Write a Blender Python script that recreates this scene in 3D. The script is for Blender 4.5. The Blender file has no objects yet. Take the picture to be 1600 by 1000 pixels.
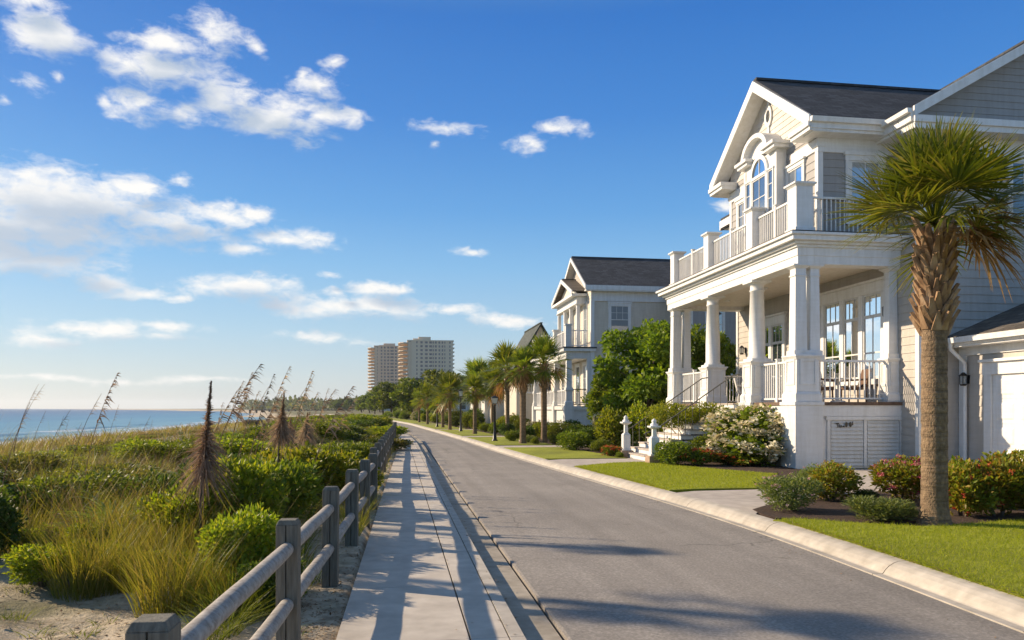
import bpy, bmesh, math, random
import numpy as np
from math import sin, cos, tan, atan, radians, pi, sqrt
C = bpy.context.scene.collection
rnd = random.Random(7)
# ------------------------------------------------------------------ camera geometry (level camera, road runs along +Y)
F, H, CY = 1200.0, 1.8, 638.0
TH = atan(180 / 1200)
ST, CT = sin(TH), cos(TH)
def P(px, py, z=0.07):
    """ground point seen in the photograph at (px, py) when it lies at height z"""
    d = F * (H - z) / (py - CY); u = (px - 800) / F * d
    return (u * CT + d * ST, d * CT - u * ST)
def depth(x, y): return x * ST + y * CT
def at_d(px, d):
    u = (px - 800) / F * d
    return (u * CT + d * ST, d * CT - u * ST)
def onX(px, x): return x / tan(atan((px - 800) / F) + TH)
def onY(px, y): return y * tan(atan((px - 800) / F) + TH)
def zat(x, y, py): return H + (CY - py) * depth(x, y) / F

# ------------------------------------------------------------------ mesh helpers
class MB:
    def __init__(s): s.v = []; s.f = []; s.sm = []
    def add(s, vs, fs, smooth=False):
        o = len(s.v); s.v += [tuple(p) for p in vs]
        for f in fs: s.f.append(tuple(i + o for i in f)); s.sm.append(smooth)
    def hexa(s, b, t):
        s.add(list(b) + list(t), [(3, 2, 1, 0), (4, 5, 6, 7), (0, 1, 5, 4), (1, 2, 6, 5), (2, 3, 7, 6), (3, 0, 4, 7)])
    def box(s, x0, x1, y0, y1, z0, z1):
        s.hexa([(x0, y0, z0), (x1, y0, z0), (x1, y1, z0), (x0, y1, z0)], [(x0, y0, z1), (x1, y0, z1), (x1, y1, z1), (x0, y1, z1)])
    def frus(s, cx, cy, z0, z1, a0, a1, b0=None, b1=None):
        b0 = a0 if b0 is None else b0; b1 = a1 if b1 is None else b1
        s.hexa([(cx - a0, cy - b0, z0), (cx + a0, cy - b0, z0), (cx + a0, cy + b0, z0), (cx - a0, cy + b0, z0)],
               [(cx - a1, cy - b1, z1), (cx + a1, cy - b1, z1), (cx + a1, cy + b1, z1), (cx - a1, cy + b1, z1)])
    def prism(s, poly, vec):
        n = len(poly); q = [tuple(p[i] + vec[i] for i in range(3)) for p in poly]
        s.add(list(poly) + q, [tuple(range(n))[::-1], tuple(range(n, 2 * n))] + [(i, (i + 1) % n, n + (i + 1) % n, n + i) for i in range(n)])
    def lathe(s, cx, cy, prof, n=20, smooth=True):
        vs = []
        for z, r in prof:
            for k in range(n): vs.append((cx + r * cos(2 * pi * k / n), cy + r * sin(2 * pi * k / n), z))
        fs = [(i * n + k, i * n + (k + 1) % n, (i + 1) * n + (k + 1) % n, (i + 1) * n + k) for i in range(len(prof) - 1) for k in range(n)]
        s.add(vs, fs, smooth)
        m = (len(prof) - 1) * n
        s.add(vs[:n], [tuple(range(n))[::-1]]); s.add(vs[m:m + n], [tuple(range(n))])
    def tube(s, pts, r, n=8, smooth=True):
        pts = [np.array(p, float) for p in pts]; rs = r if isinstance(r, (list, tuple)) else [r] * len(pts)
        vs = []
        for i, p in enumerate(pts):
            d = pts[min(i + 1, len(pts) - 1)] - pts[max(i - 1, 0)]; d /= (np.linalg.norm(d) + 1e-9)
            a = np.cross(d, (0, 0, 1.0) if abs(d[2]) < .9 else (1.0, 0, 0)); a /= np.linalg.norm(a); b = np.cross(d, a)
            for k in range(n): vs.append(tuple(p + rs[i] * (a * cos(2 * pi * k / n) + b * sin(2 * pi * k / n))))
        m = len(pts)
        s.add(vs, [(i * n + k, i * n + (k + 1) % n, (i + 1) * n + (k + 1) % n, (i + 1) * n + k) for i in range(m - 1) for k in range(n)], smooth)
        s.add(vs[:n], [tuple(range(n))]); s.add(vs[-n:], [tuple(range(n))])
    def fb(s, fr, a0, a1, b0, b1, c0, c1):
        s.hexa([fr(a0, b0, c0), fr(a1, b0, c0), fr(a1, b0, c1), fr(a0, b0, c1)], [fr(a0, b1, c0), fr(a1, b1, c0), fr(a1, b1, c1), fr(a0, b1, c1)])
    def build(s, name, mat, parent=None, bevel=0, recalc=True):
        me = bpy.data.meshes.new(name)
        org = root_loc(parent) if parent else (0, 0, 0)
        vs = s.v if not parent else [(x - org[0], y - org[1], z - org[2]) for x, y, z in s.v]
        me.from_pydata(vs, [], s.f)
        me.polygons.foreach_set('use_smooth', s.sm)
        if recalc:
            bm = bmesh.new(); bm.from_mesh(me); bmesh.ops.recalc_face_normals(bm, faces=bm.faces); bm.to_mesh(me); bm.free()
        me.materials.append(mat)
        o = bpy.data.objects.new(name, me); C.objects.link(o)
        if parent: o.parent = parent
        if bevel:
            m = o.modifiers.new('edge', 'BEVEL'); m.width = bevel; m.segments = 2; m.limit_method = 'ANGLE'
        return o
def root_loc(o):
    while o.parent: o = o.parent
    return tuple(o.location)
def sea(x): return lambda a, b, c=0: (x - c, a, b)      # wall that looks at the sea (-X); a = Y, b = Z, c = outwards
def land(x): return lambda a, b, c=0: (x + c, a, b)
def near(y): return lambda a, b, c=0: (a, y - c, b)     # wall that looks along the road towards -Y; a = X
def far(y): return lambda a, b, c=0: (a, y + c, b)
def np_mesh(name, V, Q, mat, parent=None, smooth=False):
    me = bpy.data.meshes.new(name); n, m, k = len(V), len(Q), Q.shape[1]
    me.vertices.add(n); me.vertices.foreach_set('co', np.ascontiguousarray(V, np.float32).ravel())
    me.loops.add(m * k); me.loops.foreach_set('vertex_index', np.ascontiguousarray(Q, np.int32).ravel())
    me.polygons.add(m); me.polygons.foreach_set('loop_start', np.arange(0, m * k, k, dtype=np.int32))
    me.update(calc_edges=True)
    me.polygons.foreach_set('use_smooth', np.full(m, bool(smooth)))
    me.materials.append(mat)
    o = bpy.data.objects.new(name, me); C.objects.link(o)
    if parent: o.parent = parent
    return o
def thing(name, label, cat, loc=(0, 0, 0), rz=0, group=None):
    o = bpy.data.objects.new(name, None); C.objects.link(o); o.empty_display_size = .2
    o.location = loc; o.rotation_euler = (0, 0, rz); return tag(o, label, cat, group)
def tag(o, label, cat, group=None):
    o['label'] = label; o['category'] = cat
    if group: o['group'] = group
    return o
def struct(o, kind='structure'): o['kind'] = kind; return o
def copy_tree(src, loc, rz=0, scale=(1, 1, 1), label=None, group=None, cat=None):
    r = src.copy(); C.objects.link(r); r.location = loc; r.rotation_euler = (0, 0, rz); r.scale = scale
    if label: r['label'] = label
    if group: r['group'] = group
    if cat: r['category'] = cat
    for ch in list(src.children):
        c = ch.copy(); C.objects.link(c); c.parent = r
        for g in list(ch.children):
            d = g.copy(); C.objects.link(d); d.parent = c
    return r
protos = []
def proto(src):
    """a source that is only copied from; removed at the end"""
    protos.append(src); return src

# ------------------------------------------------------------------ materials
def nodes(name):
    m = bpy.data.materials.new(name); m.use_nodes = True
    nt = m.node_tree; b = nt.nodes['Principled BSDF']
    return m, nt, b
def N(nt, t, **kw):
    n = nt.nodes.new(t)
    for k, v in kw.items():
        if k in ('operation', 'blend_type', 'data_type', 'noise_dimensions', 'feature', 'wave_type', 'bands_direction', 'wave_profile', 'interpolation_type', 'sky_type', 'clamp', 'use_clamp'): setattr(n, k, v)
        else: n.inputs[k].default_value = v
    return n
def ramp(nt, fac, stops):
    r = nt.nodes.new('ShaderNodeValToRGB'); e = r.color_ramp.elements
    while len(e) < len(stops): e.new(.5)
    for i, (p, c) in enumerate(stops): e[i].position = p; e[i].color = (*c, 1)
    nt.links.new(fac, r.inputs['Fac']); return r.outputs['Color']
def objco(nt, scale=(1, 1, 1)):
    t = nt.nodes.new('ShaderNodeTexCoord'); m = nt.nodes.new('ShaderNodeMapping'); m.inputs['Scale'].default_value = scale
    nt.links.new(t.outputs['Object'], m.inputs['Vector']); return m.outputs['Vector']
def noise(nt, vec, scale, detail=5, rough=.55, dist=0):
    n = N(nt, 'ShaderNodeTexNoise', Scale=scale, Detail=detail, Roughness=rough, Distortion=dist)
    nt.links.new(vec, n.inputs['Vector']); return n.outputs['Fac']
def mixc(nt, fac, a, b, mode='MIX'):
    n = N(nt, 'ShaderNodeMix', data_type='RGBA', blend_type=mode)
    for s, v in ((n.inputs[0], fac), (n.inputs[6], a), (n.inputs[7], b)):
        if isinstance(v, (int, float)): s.default_value = v
        elif isinstance(v, tuple): s.default_value = (*v, 1)
        else: nt.links.new(v, s)
    return n.outputs[2]
def bump(nt, b, h, strength=.3, dist=.02):
    n = N(nt, 'ShaderNodeBump', Strength=strength, Distance=dist)
    nt.links.new(h, n.inputs['Height']); nt.links.new(n.outputs['Normal'], b.inputs['Normal']); return n
def math_(nt, op, a, b=None, c=None):
    n = N(nt, 'ShaderNodeMath', operation=op)
    for i, v in enumerate((a, b, c)):
        if v is None: continue
        if isinstance(v, (int, float)): n.inputs[i].default_value = v
        else: nt.links.new(v, n.inputs[i])
    return n.outputs[0]
def rough_mat(name, stops, scale, rough=.8, detail=6, bscale=None, bstr=.25, bdist=.01, sc=(1, 1, 1), big=None):
    m, nt, b = nodes(name); v = objco(nt, sc)
    col = ramp(nt, noise(nt, v, scale, detail), stops)
    if big:
        col = mixc(nt, .8, col, ramp(nt, noise(nt, v, big[0], 4), [(.3, (big[1],) * 3), (.7, (big[2],) * 3)]), 'MULTIPLY')
    nt.links.new(col, b.inputs['Base Color']); b.inputs['Roughness'].default_value = rough
    bump(nt, b, noise(nt, v, bscale or scale, detail), bstr, bdist); return m
def paint(name, col, rough=.45, wear=.06):
    m, nt, b = nodes(name); v = objco(nt)
    c = mixc(nt, noise(nt, v, 1.7, 6, .65), tuple(x * (1 - wear) for x in col), tuple(min(1, x * (1 + wear * .6)) for x in col))
    st = ramp(nt, noise(nt, objco(nt, (3, 3, .35)), 2.2, 6, .6), [(.35, (.82, .805, .77)), (.6, (1, 1, 1))])
    gr = ramp(nt, noise(nt, objco(nt, (1.2, 1.2, 9)), 1.5, 5, .6), [(.42, (.90, .885, .85)), (.58, (1, 1, 1))])
    nt.links.new(mixc(nt, .35, mixc(nt, .6, c, st, 'MULTIPLY'), gr, 'MULTIPLY'), b.inputs['Base Color']); b.inputs['Roughness'].default_value = rough
    bump(nt, b, noise(nt, v, 60, 3), .06, .004); return m
def leafmat(name, cols, trans=.35, rough=.5, spec=.35, tcol=None):
    m, nt, b = nodes(name); g = nt.nodes.new('ShaderNodeNewGeometry')
    k = len(cols); col = ramp(nt, g.outputs['Random Per Island'], [(i / max(1, k - 1), c) for i, c in enumerate(cols)])
    oi = nt.nodes.new('ShaderNodeObjectInfo')
    hs = nt.nodes.new('ShaderNodeHueSaturation'); nt.links.new(col, hs.inputs['Color'])
    mr = N(nt, 'ShaderNodeMapRange'); mr.inputs[3].default_value = .485; mr.inputs[4].default_value = .515; nt.links.new(oi.outputs['Random'], mr.inputs[0]); nt.links.new(mr.outputs[0], hs.inputs['Hue'])
    mv = N(nt, 'ShaderNodeMapRange'); mv.inputs[3].default_value = .8; mv.inputs[4].default_value = 1.2; nt.links.new(oi.outputs['Random'], mv.inputs[0]); nt.links.new(mv.outputs[0], hs.inputs['Value'])
    col = hs.outputs['Color']
    nt.links.new(col, b.inputs['Base Color']); b.inputs['Roughness'].default_value = rough; b.inputs['Specular IOR Level'].default_value = spec
    t = nt.nodes.new('ShaderNodeBsdfTranslucent'); mx = nt.nodes.new('ShaderNodeMixShader'); mx.inputs[0].default_value = trans
    nt.links.new(mixc(nt, 1, col, tcol or (1.5, 1.45, .7), 'MULTIPLY'), t.inputs['Color'])
    nt.links.new(b.outputs[0], mx.inputs[1]); nt.links.new(t.outputs[0], mx.inputs[2])
    nt.links.new(mx.outputs[0], nt.nodes['Material Output'].inputs['Surface']); return m
def shingles(name, c, axis):
    m, nt, b = nodes(name); t = nt.nodes.new('ShaderNodeTexCoord'); sp = nt.nodes.new('ShaderNodeSeparateXYZ'); cb = nt.nodes.new('ShaderNodeCombineXYZ')
    nt.links.new(t.outputs['Object'], sp.inputs[0]); nt.links.new(sp.outputs[axis], cb.inputs[0]); nt.links.new(math_(nt, 'MULTIPLY', sp.outputs[2], 1.8), cb.inputs[1])
    br = N(nt, 'ShaderNodeTexBrick', Scale=1.0); br.inputs['Brick Width'].default_value = .42; br.inputs['Row Height'].default_value = .22; br.inputs['Mortar Size'].default_value = .012
    br.inputs['Color1'].default_value = (*[x * .65 for x in c], 1); br.inputs['Color2'].default_value = (*[x * 1.35 for x in c], 1); br.inputs['Mortar'].default_value = (*[x * .45 for x in c], 1)
    nt.links.new(cb.outputs[0], br.inputs['Vector'])
    col = mixc(nt, .55, br.outputs['Color'], ramp(nt, noise(nt, objco(nt), 9, 5), [(.3, (.55,) * 3), (.7, (1.35, 1.3, 1.2))]), 'MULTIPLY')
    nt.links.new(col, b.inputs['Base Color']); b.inputs['Roughness'].default_value = .85
    bump(nt, b, math_(nt, 'ADD', br.outputs['Fac'], noise(nt, objco(nt), 40, 3)), .5, .02); return m
def glassmat(name, tint, refl=.45):
    m, nt, b = nodes(name); b.inputs['Base Color'].default_value = (*tint, 1); b.inputs['Roughness'].default_value = .3
    gl = nt.nodes.new('ShaderNodeBsdfGlossy'); gl.inputs['Roughness'].default_value = .015; gl.inputs['Color'].default_value = (.9, .95, 1, 1)
    bp = N(nt, 'ShaderNodeBump', Strength=.035, Distance=.03); nt.links.new(noise(nt, objco(nt), 1.3, 2), bp.inputs['Height']); nt.links.new(bp.outputs[0], gl.inputs['Normal'])
    fr = N(nt, 'ShaderNodeFresnel', IOR=1.5); f = math_(nt, 'ADD', fr.outputs[0], refl)
    mx = nt.nodes.new('ShaderNodeMixShader'); nt.links.new(f, mx.inputs[0]); nt.links.new(b.outputs[0], mx.inputs[1]); nt.links.new(gl.outputs[0], mx.inputs[2])
    nt.links.new(mx.outputs[0], nt.nodes['Material Output'].inputs['Surface']); return m

M = {}
M['white'] = paint('white_paint', (.80, .80, .79))
M['white2'] = paint('white_paint_old', (.72, .72, .70), .5, .1)
M['cream'] = paint('cream_paint', (.70, .66, .58), .5)
M['ceiling'] = paint('porch_ceiling', (.80, .75, .66), .6)
M['siding'] = paint('beige_siding', (.50, .462, .415), .6, .1)
M['gable'] = paint('gable_shingle_paint', (.60, .575, .54), .6, .1)
M['siding_grey'] = paint('greige_siding', (.36, .345, .335), .6, .1)
M['siding_far'] = paint('stone_siding', (.68, .62, .52), .6, .08)
M['roof'] = shingles('dark_shingles_x', (.058, .061, .068), 0)
M['roof_y'] = shingles('dark_shingles_y', (.058, .061, .068), 1)
M['roof_brown'] = shingles('brown_shingles', (.11, .095, .08), 1)
M['roof_green'] = shingles('green_grey_shingles', (.06, .075, .07), 1)
M['glass'] = glassmat('window_glass', (.02, .03, .045), .30)
M['glass_dark'] = glassmat('window_glass_dim', (.05, .055, .06), .12)
M['glass_curtain'] = glassmat('curtained_glass', (.34, .38, .40), .2)
M['black'] = paint('black_metal', (.015, .015, .015), .4)
M['wood_dark'] = rough_mat('deck_edge_wood', [(.3, (.10, .06, .04)), (.7, (.2, .13, .09))], 8)
M['wicker'] = rough_mat('brown_wicker', [(.3, (.07, .035, .02)), (.7, (.2, .11, .07))], 60, bstr=.6)
def asphalt():
    m, nt, b = nodes('asphalt'); v = objco(nt)
    c = ramp(nt, noise(nt, v, 34, 9), [(.25, (.18, .162, .144)), (.5, (.265, .24, .214)), (.75, (.39, .352, .315))])
    c = mixc(nt, .85, c, ramp(nt, noise(nt, v, .5, 5), [(.3, (.80,) * 3), (.7, (1.12,) * 3)]), 'MULTIPLY')
    c = mixc(nt, .7, c, ramp(nt, noise(nt, objco(nt, (1.6, .05, 1)), 1.6, 3), [(.35, (.84,) * 3), (.65, (1.1,) * 3)]), 'MULTIPLY')       # wheel tracks
    vo = N(nt, 'ShaderNodeTexVoronoi', Scale=.33, feature='DISTANCE_TO_EDGE'); ad = N(nt, 'ShaderNodeVectorMath', operation='MULTIPLY_ADD'); nd_ = N(nt, 'ShaderNodeTexNoise', Scale=1.1, Detail=8); nt.links.new(v, nd_.inputs['Vector'])
    nt.links.new(nd_.outputs['Color'], ad.inputs[0]); ad.inputs[1].default_value = (1.3, 1.3, 0); nt.links.new(v, ad.inputs[2]); nt.links.new(ad.outputs[0], vo.inputs['Vector'])
    cr = ramp(nt, vo.outputs['Distance'], [(.0, (0, 0, 0)), (.0035, (0, 0, 0)), (.0075, (1, 1, 1))])
    ms = ramp(nt, noise(nt, v, .22, 3), [(.50, (0, 0, 0)), (.56, (1, 1, 1))])
    c = mixc(nt, math_(nt, 'MULTIPLY', math_(nt, 'SUBTRACT', 1.0, cr), math_(nt, 'MULTIPLY', ms, .55)), c, (.05, .046, .042))
    sp_ = ramp(nt, noise(nt, v, 2.6, 4, .5), [(.27, (.72, .70, .68)), (.33, (1, 1, 1))]); c = mixc(nt, .7, c, sp_, 'MULTIPLY')
    nt.links.new(c, b.inputs['Base Color']); b.inputs['Roughness'].default_value = .85; bump(nt, b, noise(nt, v, 110, 5), .7, .008); return m
M['asphalt'] = asphalt()
M['concrete'] = rough_mat('sidewalk_concrete', [(.3, (.41, .365, .31)), (.7, (.57, .515, .445))], 3.5, .8, 9, 90, .25, .004, big=(.9, .85, 1.08))
M['gutter'] = rough_mat('gutter_concrete', [(.3, (.25, .215, .165)), (.7, (.42, .37, .30))], 5, .8, 8, 90, .3, .005, big=(.7, .8, 1.1))
M['kerb'] = rough_mat('kerb_concrete', [(.3, (.36, .325, .275)), (.7, (.52, .475, .41))], 5, .8, 8, 90, .3, .005, big=(.6, .8, 1.1))
M['drive'] = rough_mat('driveway_concrete', [(.3, (.38, .33, .29)), (.7, (.52, .465, .41))], 4, .8, 8, 90, .3, .005, big=(.6, .85, 1.08))
M['brick'] = rough_mat('tan_brick', [(.3, (.28, .18, .12)), (.7, (.45, .33, .24))], 14)
M['lawn'] = rough_mat('lawn_turf', [(.3, (.18, .205, .010)), (.55, (.26, .285, .012)), (.8, (.36, .36, .03))], 20, .9, 8, 120, .8, .02, big=(.45, .62, 1.25))
M['mulch'] = rough_mat('bark_mulch', [(.3, (.025, .014, .009)), (.6, (.075, .042, .027)), (.85, (.17, .11, .075))], 26, .95, 8, 45, 1, .04)
M['post_wood'] = rough_mat('weathered_post', [(.25, (.085, .08, .062)), (.55, (.155, .145, .115)), (.8, (.22, .205, .165))], 9, .85, 8, 18, .5, .01, (5, 5, .5))
M['trunk'] = rough_mat('palm_bark', [(.3, (.15, .10, .06)), (.6, (.27, .19, .115)), (.85, (.40, .30, .19))], 14, .9, 8, 30, .9, .03, (1.4, 1.4, 1))
M['boot'] = rough_mat('palm_leaf_base', [(.25, (.12, .065, .032)), (.5, (.32, .195, .10)), (.8, (.52, .38, .24))], 7, .8, 7, 24, .5, .02, (1, 1, .5))
M['bark'] = rough_mat('shrub_bark', [(.3, (.06, .045, .032)), (.7, (.17, .13, .095))], 14, .9, 6, 30, .8, .02)
M['skin_pale'] = rough_mat('pale_bark', [(.3, (.28, .22, .16)), (.7, (.46, .37, .27))], 14, .9, 6, 30, .6, .02)
def trunkmat():
    m, nt, b = nodes('palm_bark_rings'); v = objco(nt, (1.4, 1.4, 1))
    c = ramp(nt, noise(nt, v, 14, 7), [(.3, (.15, .10, .06)), (.6, (.27, .19, .115)), (.85, (.40, .30, .19))])
    rg_ = noise(nt, objco(nt, (1.2, 1.2, 17)), 1.1, 5, .6); c = mixc(nt, .85, c, ramp(nt, rg_, [(.34, (.55, .52, .5)), (.5, (1, 1, 1)), (.7, (1.2, 1.15, 1.1))]), 'MULTIPLY')
    lc = noise(nt, objco(nt), 2.6, 6, .65); c = mixc(nt, .7, c, ramp(nt, lc, [(.4, (.75, .75, .72)), (.6, (1.12, 1.1, 1.08))]), 'MULTIPLY')
    nt.links.new(c, b.inputs['Base Color']); b.inputs['Roughness'].default_value = .92; bump(nt, b, math_(nt, 'ADD', noise(nt, v, 26, 7), math_(nt, 'MULTIPLY', rg_, 1.2)), 1.0, .03); return m
M['trunk'] = trunkmat()
def railmat():
    m, nt, b = nodes('weathered_rail'); v = objco(nt)
    base = ramp(nt, noise(nt, v, 16, 8), [(.3, (.25, .225, .20)), (.7, (.43, .40, .36))])
    knots = ramp(nt, noise(nt, objco(nt, (2.2, 5, 5)), 3.2, 5, .6, 1.5), [(.52, (1, 1, 1)), (.62, (.55, .5, .46)), (.66, (1, 1, 1))])
    nt.links.new(mixc(nt, .8, base, knots, 'MULTIPLY'), b.inputs['Base Color']); b.inputs['Roughness'].default_value = .8
    bump(nt, b, noise(nt, v, 40, 6), .4, .006); return m
M['rail_wood'] = railmat()
L = {}
L['bright'] = leafmat('bright_leaves', [(.24, .29, .016), (.14, .20, .014), (.31, .33, .02), (.08, .13, .013), (.38, .34, .035)], .46)
L['dark'] = leafmat('dark_leaves', [(.05, .085, .013), (.085, .13, .016), (.032, .06, .011), (.14, .175, .022)], .36)
L['mid'] = leafmat('mid_leaves', [(.11, .16, .015), (.17, .21, .018), (.065, .105, .012), (.25, .265, .026)], .42)
L['olive'] = leafmat('olive_leaves', [(.13, .145, .026), (.18, .18, .035), (.08, .10, .02), (.25, .225, .06)], .36)
L['grey'] = leafmat('grey_green_leaves', [(.13, .18, .045), (.20, .25, .07), (.09, .135, .03), (.29, .32, .11)], .36)
L['red'] = leafmat('reddish_leaves', [(.14, .20, .017), (.21, .24, .02), (.24, .13, .022), (.09, .14, .014), (.34, .22, .03), (.17, .23, .02), (.28, .28, .024)], .42)
L['tree'] = leafmat('tree_leaves', [(.10, .16, .013), (.18, .24, .018), (.06, .10, .010), (.26, .30, .025)], .44)
L['tree_far'] = leafmat('far_tree_leaves', [(.085, .125, .018), (.14, .18, .024), (.055, .085, .014), (.20, .22, .035)], .38)
L['grass'] = leafmat('dune_grass_blades', [(.20, .225, .024), (.27, .26, .04), (.11, .165, .018), (.40, .33, .11), (.14, .195, .02)], .48, tcol=(1.5, 1.35, .55))
L['green_grass'] = leafmat('green_grass_blades', [(.10, .155, .016), (.155, .205, .024), (.20, .225, .035), (.075, .12, .014)], .45)
L['dry'] = leafmat('dry_grass_blades', [(.24, .175, .085), (.33, .25, .13), (.17, .12, .055), (.28, .19, .09)], .35, tcol=(1.2, 1.05, .8))
L['lawn'] = leafmat('lawn_blades', [(.24, .28, .010), (.32, .35, .013), (.18, .23, .010), (.42, .40, .035)], .45)
L['palm'] = leafmat('palm_fronds', [(.10, .15, .016), (.16, .20, .02), (.22, .245, .024), (.06, .10, .013), (.34, .30, .05)], .42, .4, .4)
L['palm_dead'] = leafmat('dead_fronds', [(.26, .15, .06), (.36, .23, .10), (.17, .09, .035)], .3, .6, tcol=(1.3, 1, .6))
L['plume'] = leafmat('dry_plume', [(.36, .27, .18), (.46, .36, .25), (.24, .16, .10), (.52, .42, .30)], .4, .8, tcol=(1.1, .95, .8))
L['cream'] = leafmat('cream_petals', [(.66, .57, .36), (.72, .67, .50), (.58, .46, .27), (.72, .70, .56)], .25, .7, tcol=(1, 1, .8))
L['pink'] = leafmat('pink_petals', [(.55, .06, .14), (.65, .16, .22), (.60, .30, .30), (.5, .05, .08)], .25, .7, tcol=(1.1, .8, .8))
L['blush'] = leafmat('blush_petals', [(.62, .38, .36), (.7, .55, .52), (.6, .24, .26), (.72, .66, .6)], .25, .7, tcol=(1.1, .9, .9))
L['orange'] = leafmat('orange_petals', [(.55, .09, .03), (.6, .17, .05), (.45, .05, .03)], .25, .7, tcol=(1.1, .8, .6))
L['yellow'] = leafmat('golden_leaves', [(.45, .28, .02), (.38, .16, .02), (.30, .26, .03)], .35, .7)
L['litter'] = leafmat('leaf_litter', [(.22, .13, .07), (.32, .22, .13), (.13, .075, .04), (.38, .28, .18)], .1, .9)

# ------------------------------------------------------------------ foliage generators (numpy)
def unit(a): return a / (np.linalg.norm(a, axis=-1, keepdims=True) + 1e-9)
def leaf_quads(p, a, b, Ln, W):
    """kite shaped leaves: base p, axis a, side b"""
    n = len(p); V = np.empty((n, 4, 3)); Ln = Ln[:, None]; W = W[:, None]
    nrm = np.cross(a, b)
    V[:, 0] = p; V[:, 1] = p + a * Ln * .45 + b * W * .5 + nrm * W * .12; V[:, 2] = p + a * Ln; V[:, 3] = p + a * Ln * .45 - b * W * .5 + nrm * W * .12
    return V.reshape(-1, 3), np.arange(4 * n).reshape(n, 4)
def cloud(seed, lobes, n, Ln, W, up=.35, fill=.3, zmin=.02, lump=.16):
    r = np.random.default_rng(seed); lb = np.array(lobes, float)
    w = (lb[:, 3] * lb[:, 4] + lb[:, 4] * lb[:, 5] + lb[:, 3] * lb[:, 5]); idx = r.choice(len(lb), int(n * 1.6), p=w / w.sum())
    d = unit(r.normal(size=(len(idx), 3))); c = lb[idx, :3]; R = lb[idx, 3:]
    ph = r.uniform(0, 6, 6)
    k = 1 + lump * (np.sin(d[:, 0] * 7 + ph[0] + idx) * np.sin(d[:, 1] * 7 + ph[1]) + np.sin(d[:, 2] * 9 + ph[2] + idx * 2) * .7)
    q = 1 - np.abs(r.normal(size=len(idx))) * fill
    p = c + d * R * (k * np.clip(q, .1, 1.1))[:, None]
    keep = p[:, 2] > zmin
    inner = np.zeros(len(p), int)
    for l in lb: inner += ((((p - l[:3]) / l[3:]) ** 2).sum(1) < .55)
    keep &= (inner < 2) | (r.random(len(p)) < .25)
    p = p[keep][:n]; d = d[keep][:n]; m = len(p)
    a = unit(d * .7 + r.normal(size=(m, 3)) * .55 + np.array([0, 0, up])); b = unit(np.cross(a, r.normal(size=(m, 3)) + d * .3))
    return leaf_quads(p, a, b, Ln * r.uniform(.6, 1.3, m), W * r.uniform(.6, 1.3, m))
def strips(p, a, bend, Ln, W, segs=3, side=None, r=None):
    """tapering ribbons: start p, direction a, drooping along bend"""
    n = len(p); r = r or np.random.default_rng(1)
    if side is None: side = unit(np.cross(a, r.normal(size=(n, 3))))
    V = np.empty((n, segs + 1, 2, 3))
    for k in range(segs + 1):
        t = k / segs; c = p + a * (Ln * t)[:, None] + bend * (Ln * t * t)[:, None]
        w = (W * (1 - t) ** .7 * .5 + .0004)[:, None] if k else (W * .4)[:, None]
        V[:, k, 0] = c - side * w; V[:, k, 1] = c + side * w
    base = (np.arange(n) * (segs + 1) * 2)[:, None]; Q = []
    for k in range(segs): Q.append(base + np.array([2 * k, 2 * k + 1, 2 * k + 3, 2 * k + 2])[None])
    return V.reshape(-1, 3), np.stack(Q, 1).reshape(-1, 4)
def join(parts):
    V = []; Q = []; o = 0
    for v, q in parts: V.append(v); Q.append(q + o); o += len(v)
    return np.concatenate(V), np.concatenate(Q)
def tuft(seed, n, R, hgt, W, lean=.5, droop=.35, base=(0, 0, 0)):
    r = np.random.default_rng(seed); an = r.uniform(0, 2 * pi, n); rad = R * np.sqrt(r.random(n))
    o = np.stack([np.cos(an), np.sin(an), np.zeros(n)], 1); p = o * rad[:, None] + np.array(base)
    o2 = unit(o * (rad / R)[:, None] + r.normal(size=(n, 3)) * np.array([.5, .5, 0]))
    a = unit(np.array([0, 0, 1.0]) + o2 * (lean * r.uniform(.1, 1, n))[:, None])
    bend = o2 * (droop * r.uniform(.2, 1.2, n))[:, None] + np.array([0, 0, -.25]) * (droop * r.uniform(.2, 1.3, n))[:, None]
    return strips(p, a, bend, hgt * r.uniform(.5, 1.15, n), W * r.uniform(.6, 1.3, n), 3, r=r)
def lobes_round(seed, n=7, flat=.8, z=.5):
    r = random.Random(seed); out = [(0, 0, z, .36, .36, .40 * flat)]
    for i in range(n):
        a = 2 * pi * i / n + r.uniform(-.3, .3); q = r.uniform(.18, .3)
        out.append((cos(a) * q, sin(a) * q, z + r.uniform(-.25, .22) * flat, r.uniform(.18, .26), r.uniform(.18, .26), r.uniform(.17, .26)))
    return out
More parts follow.
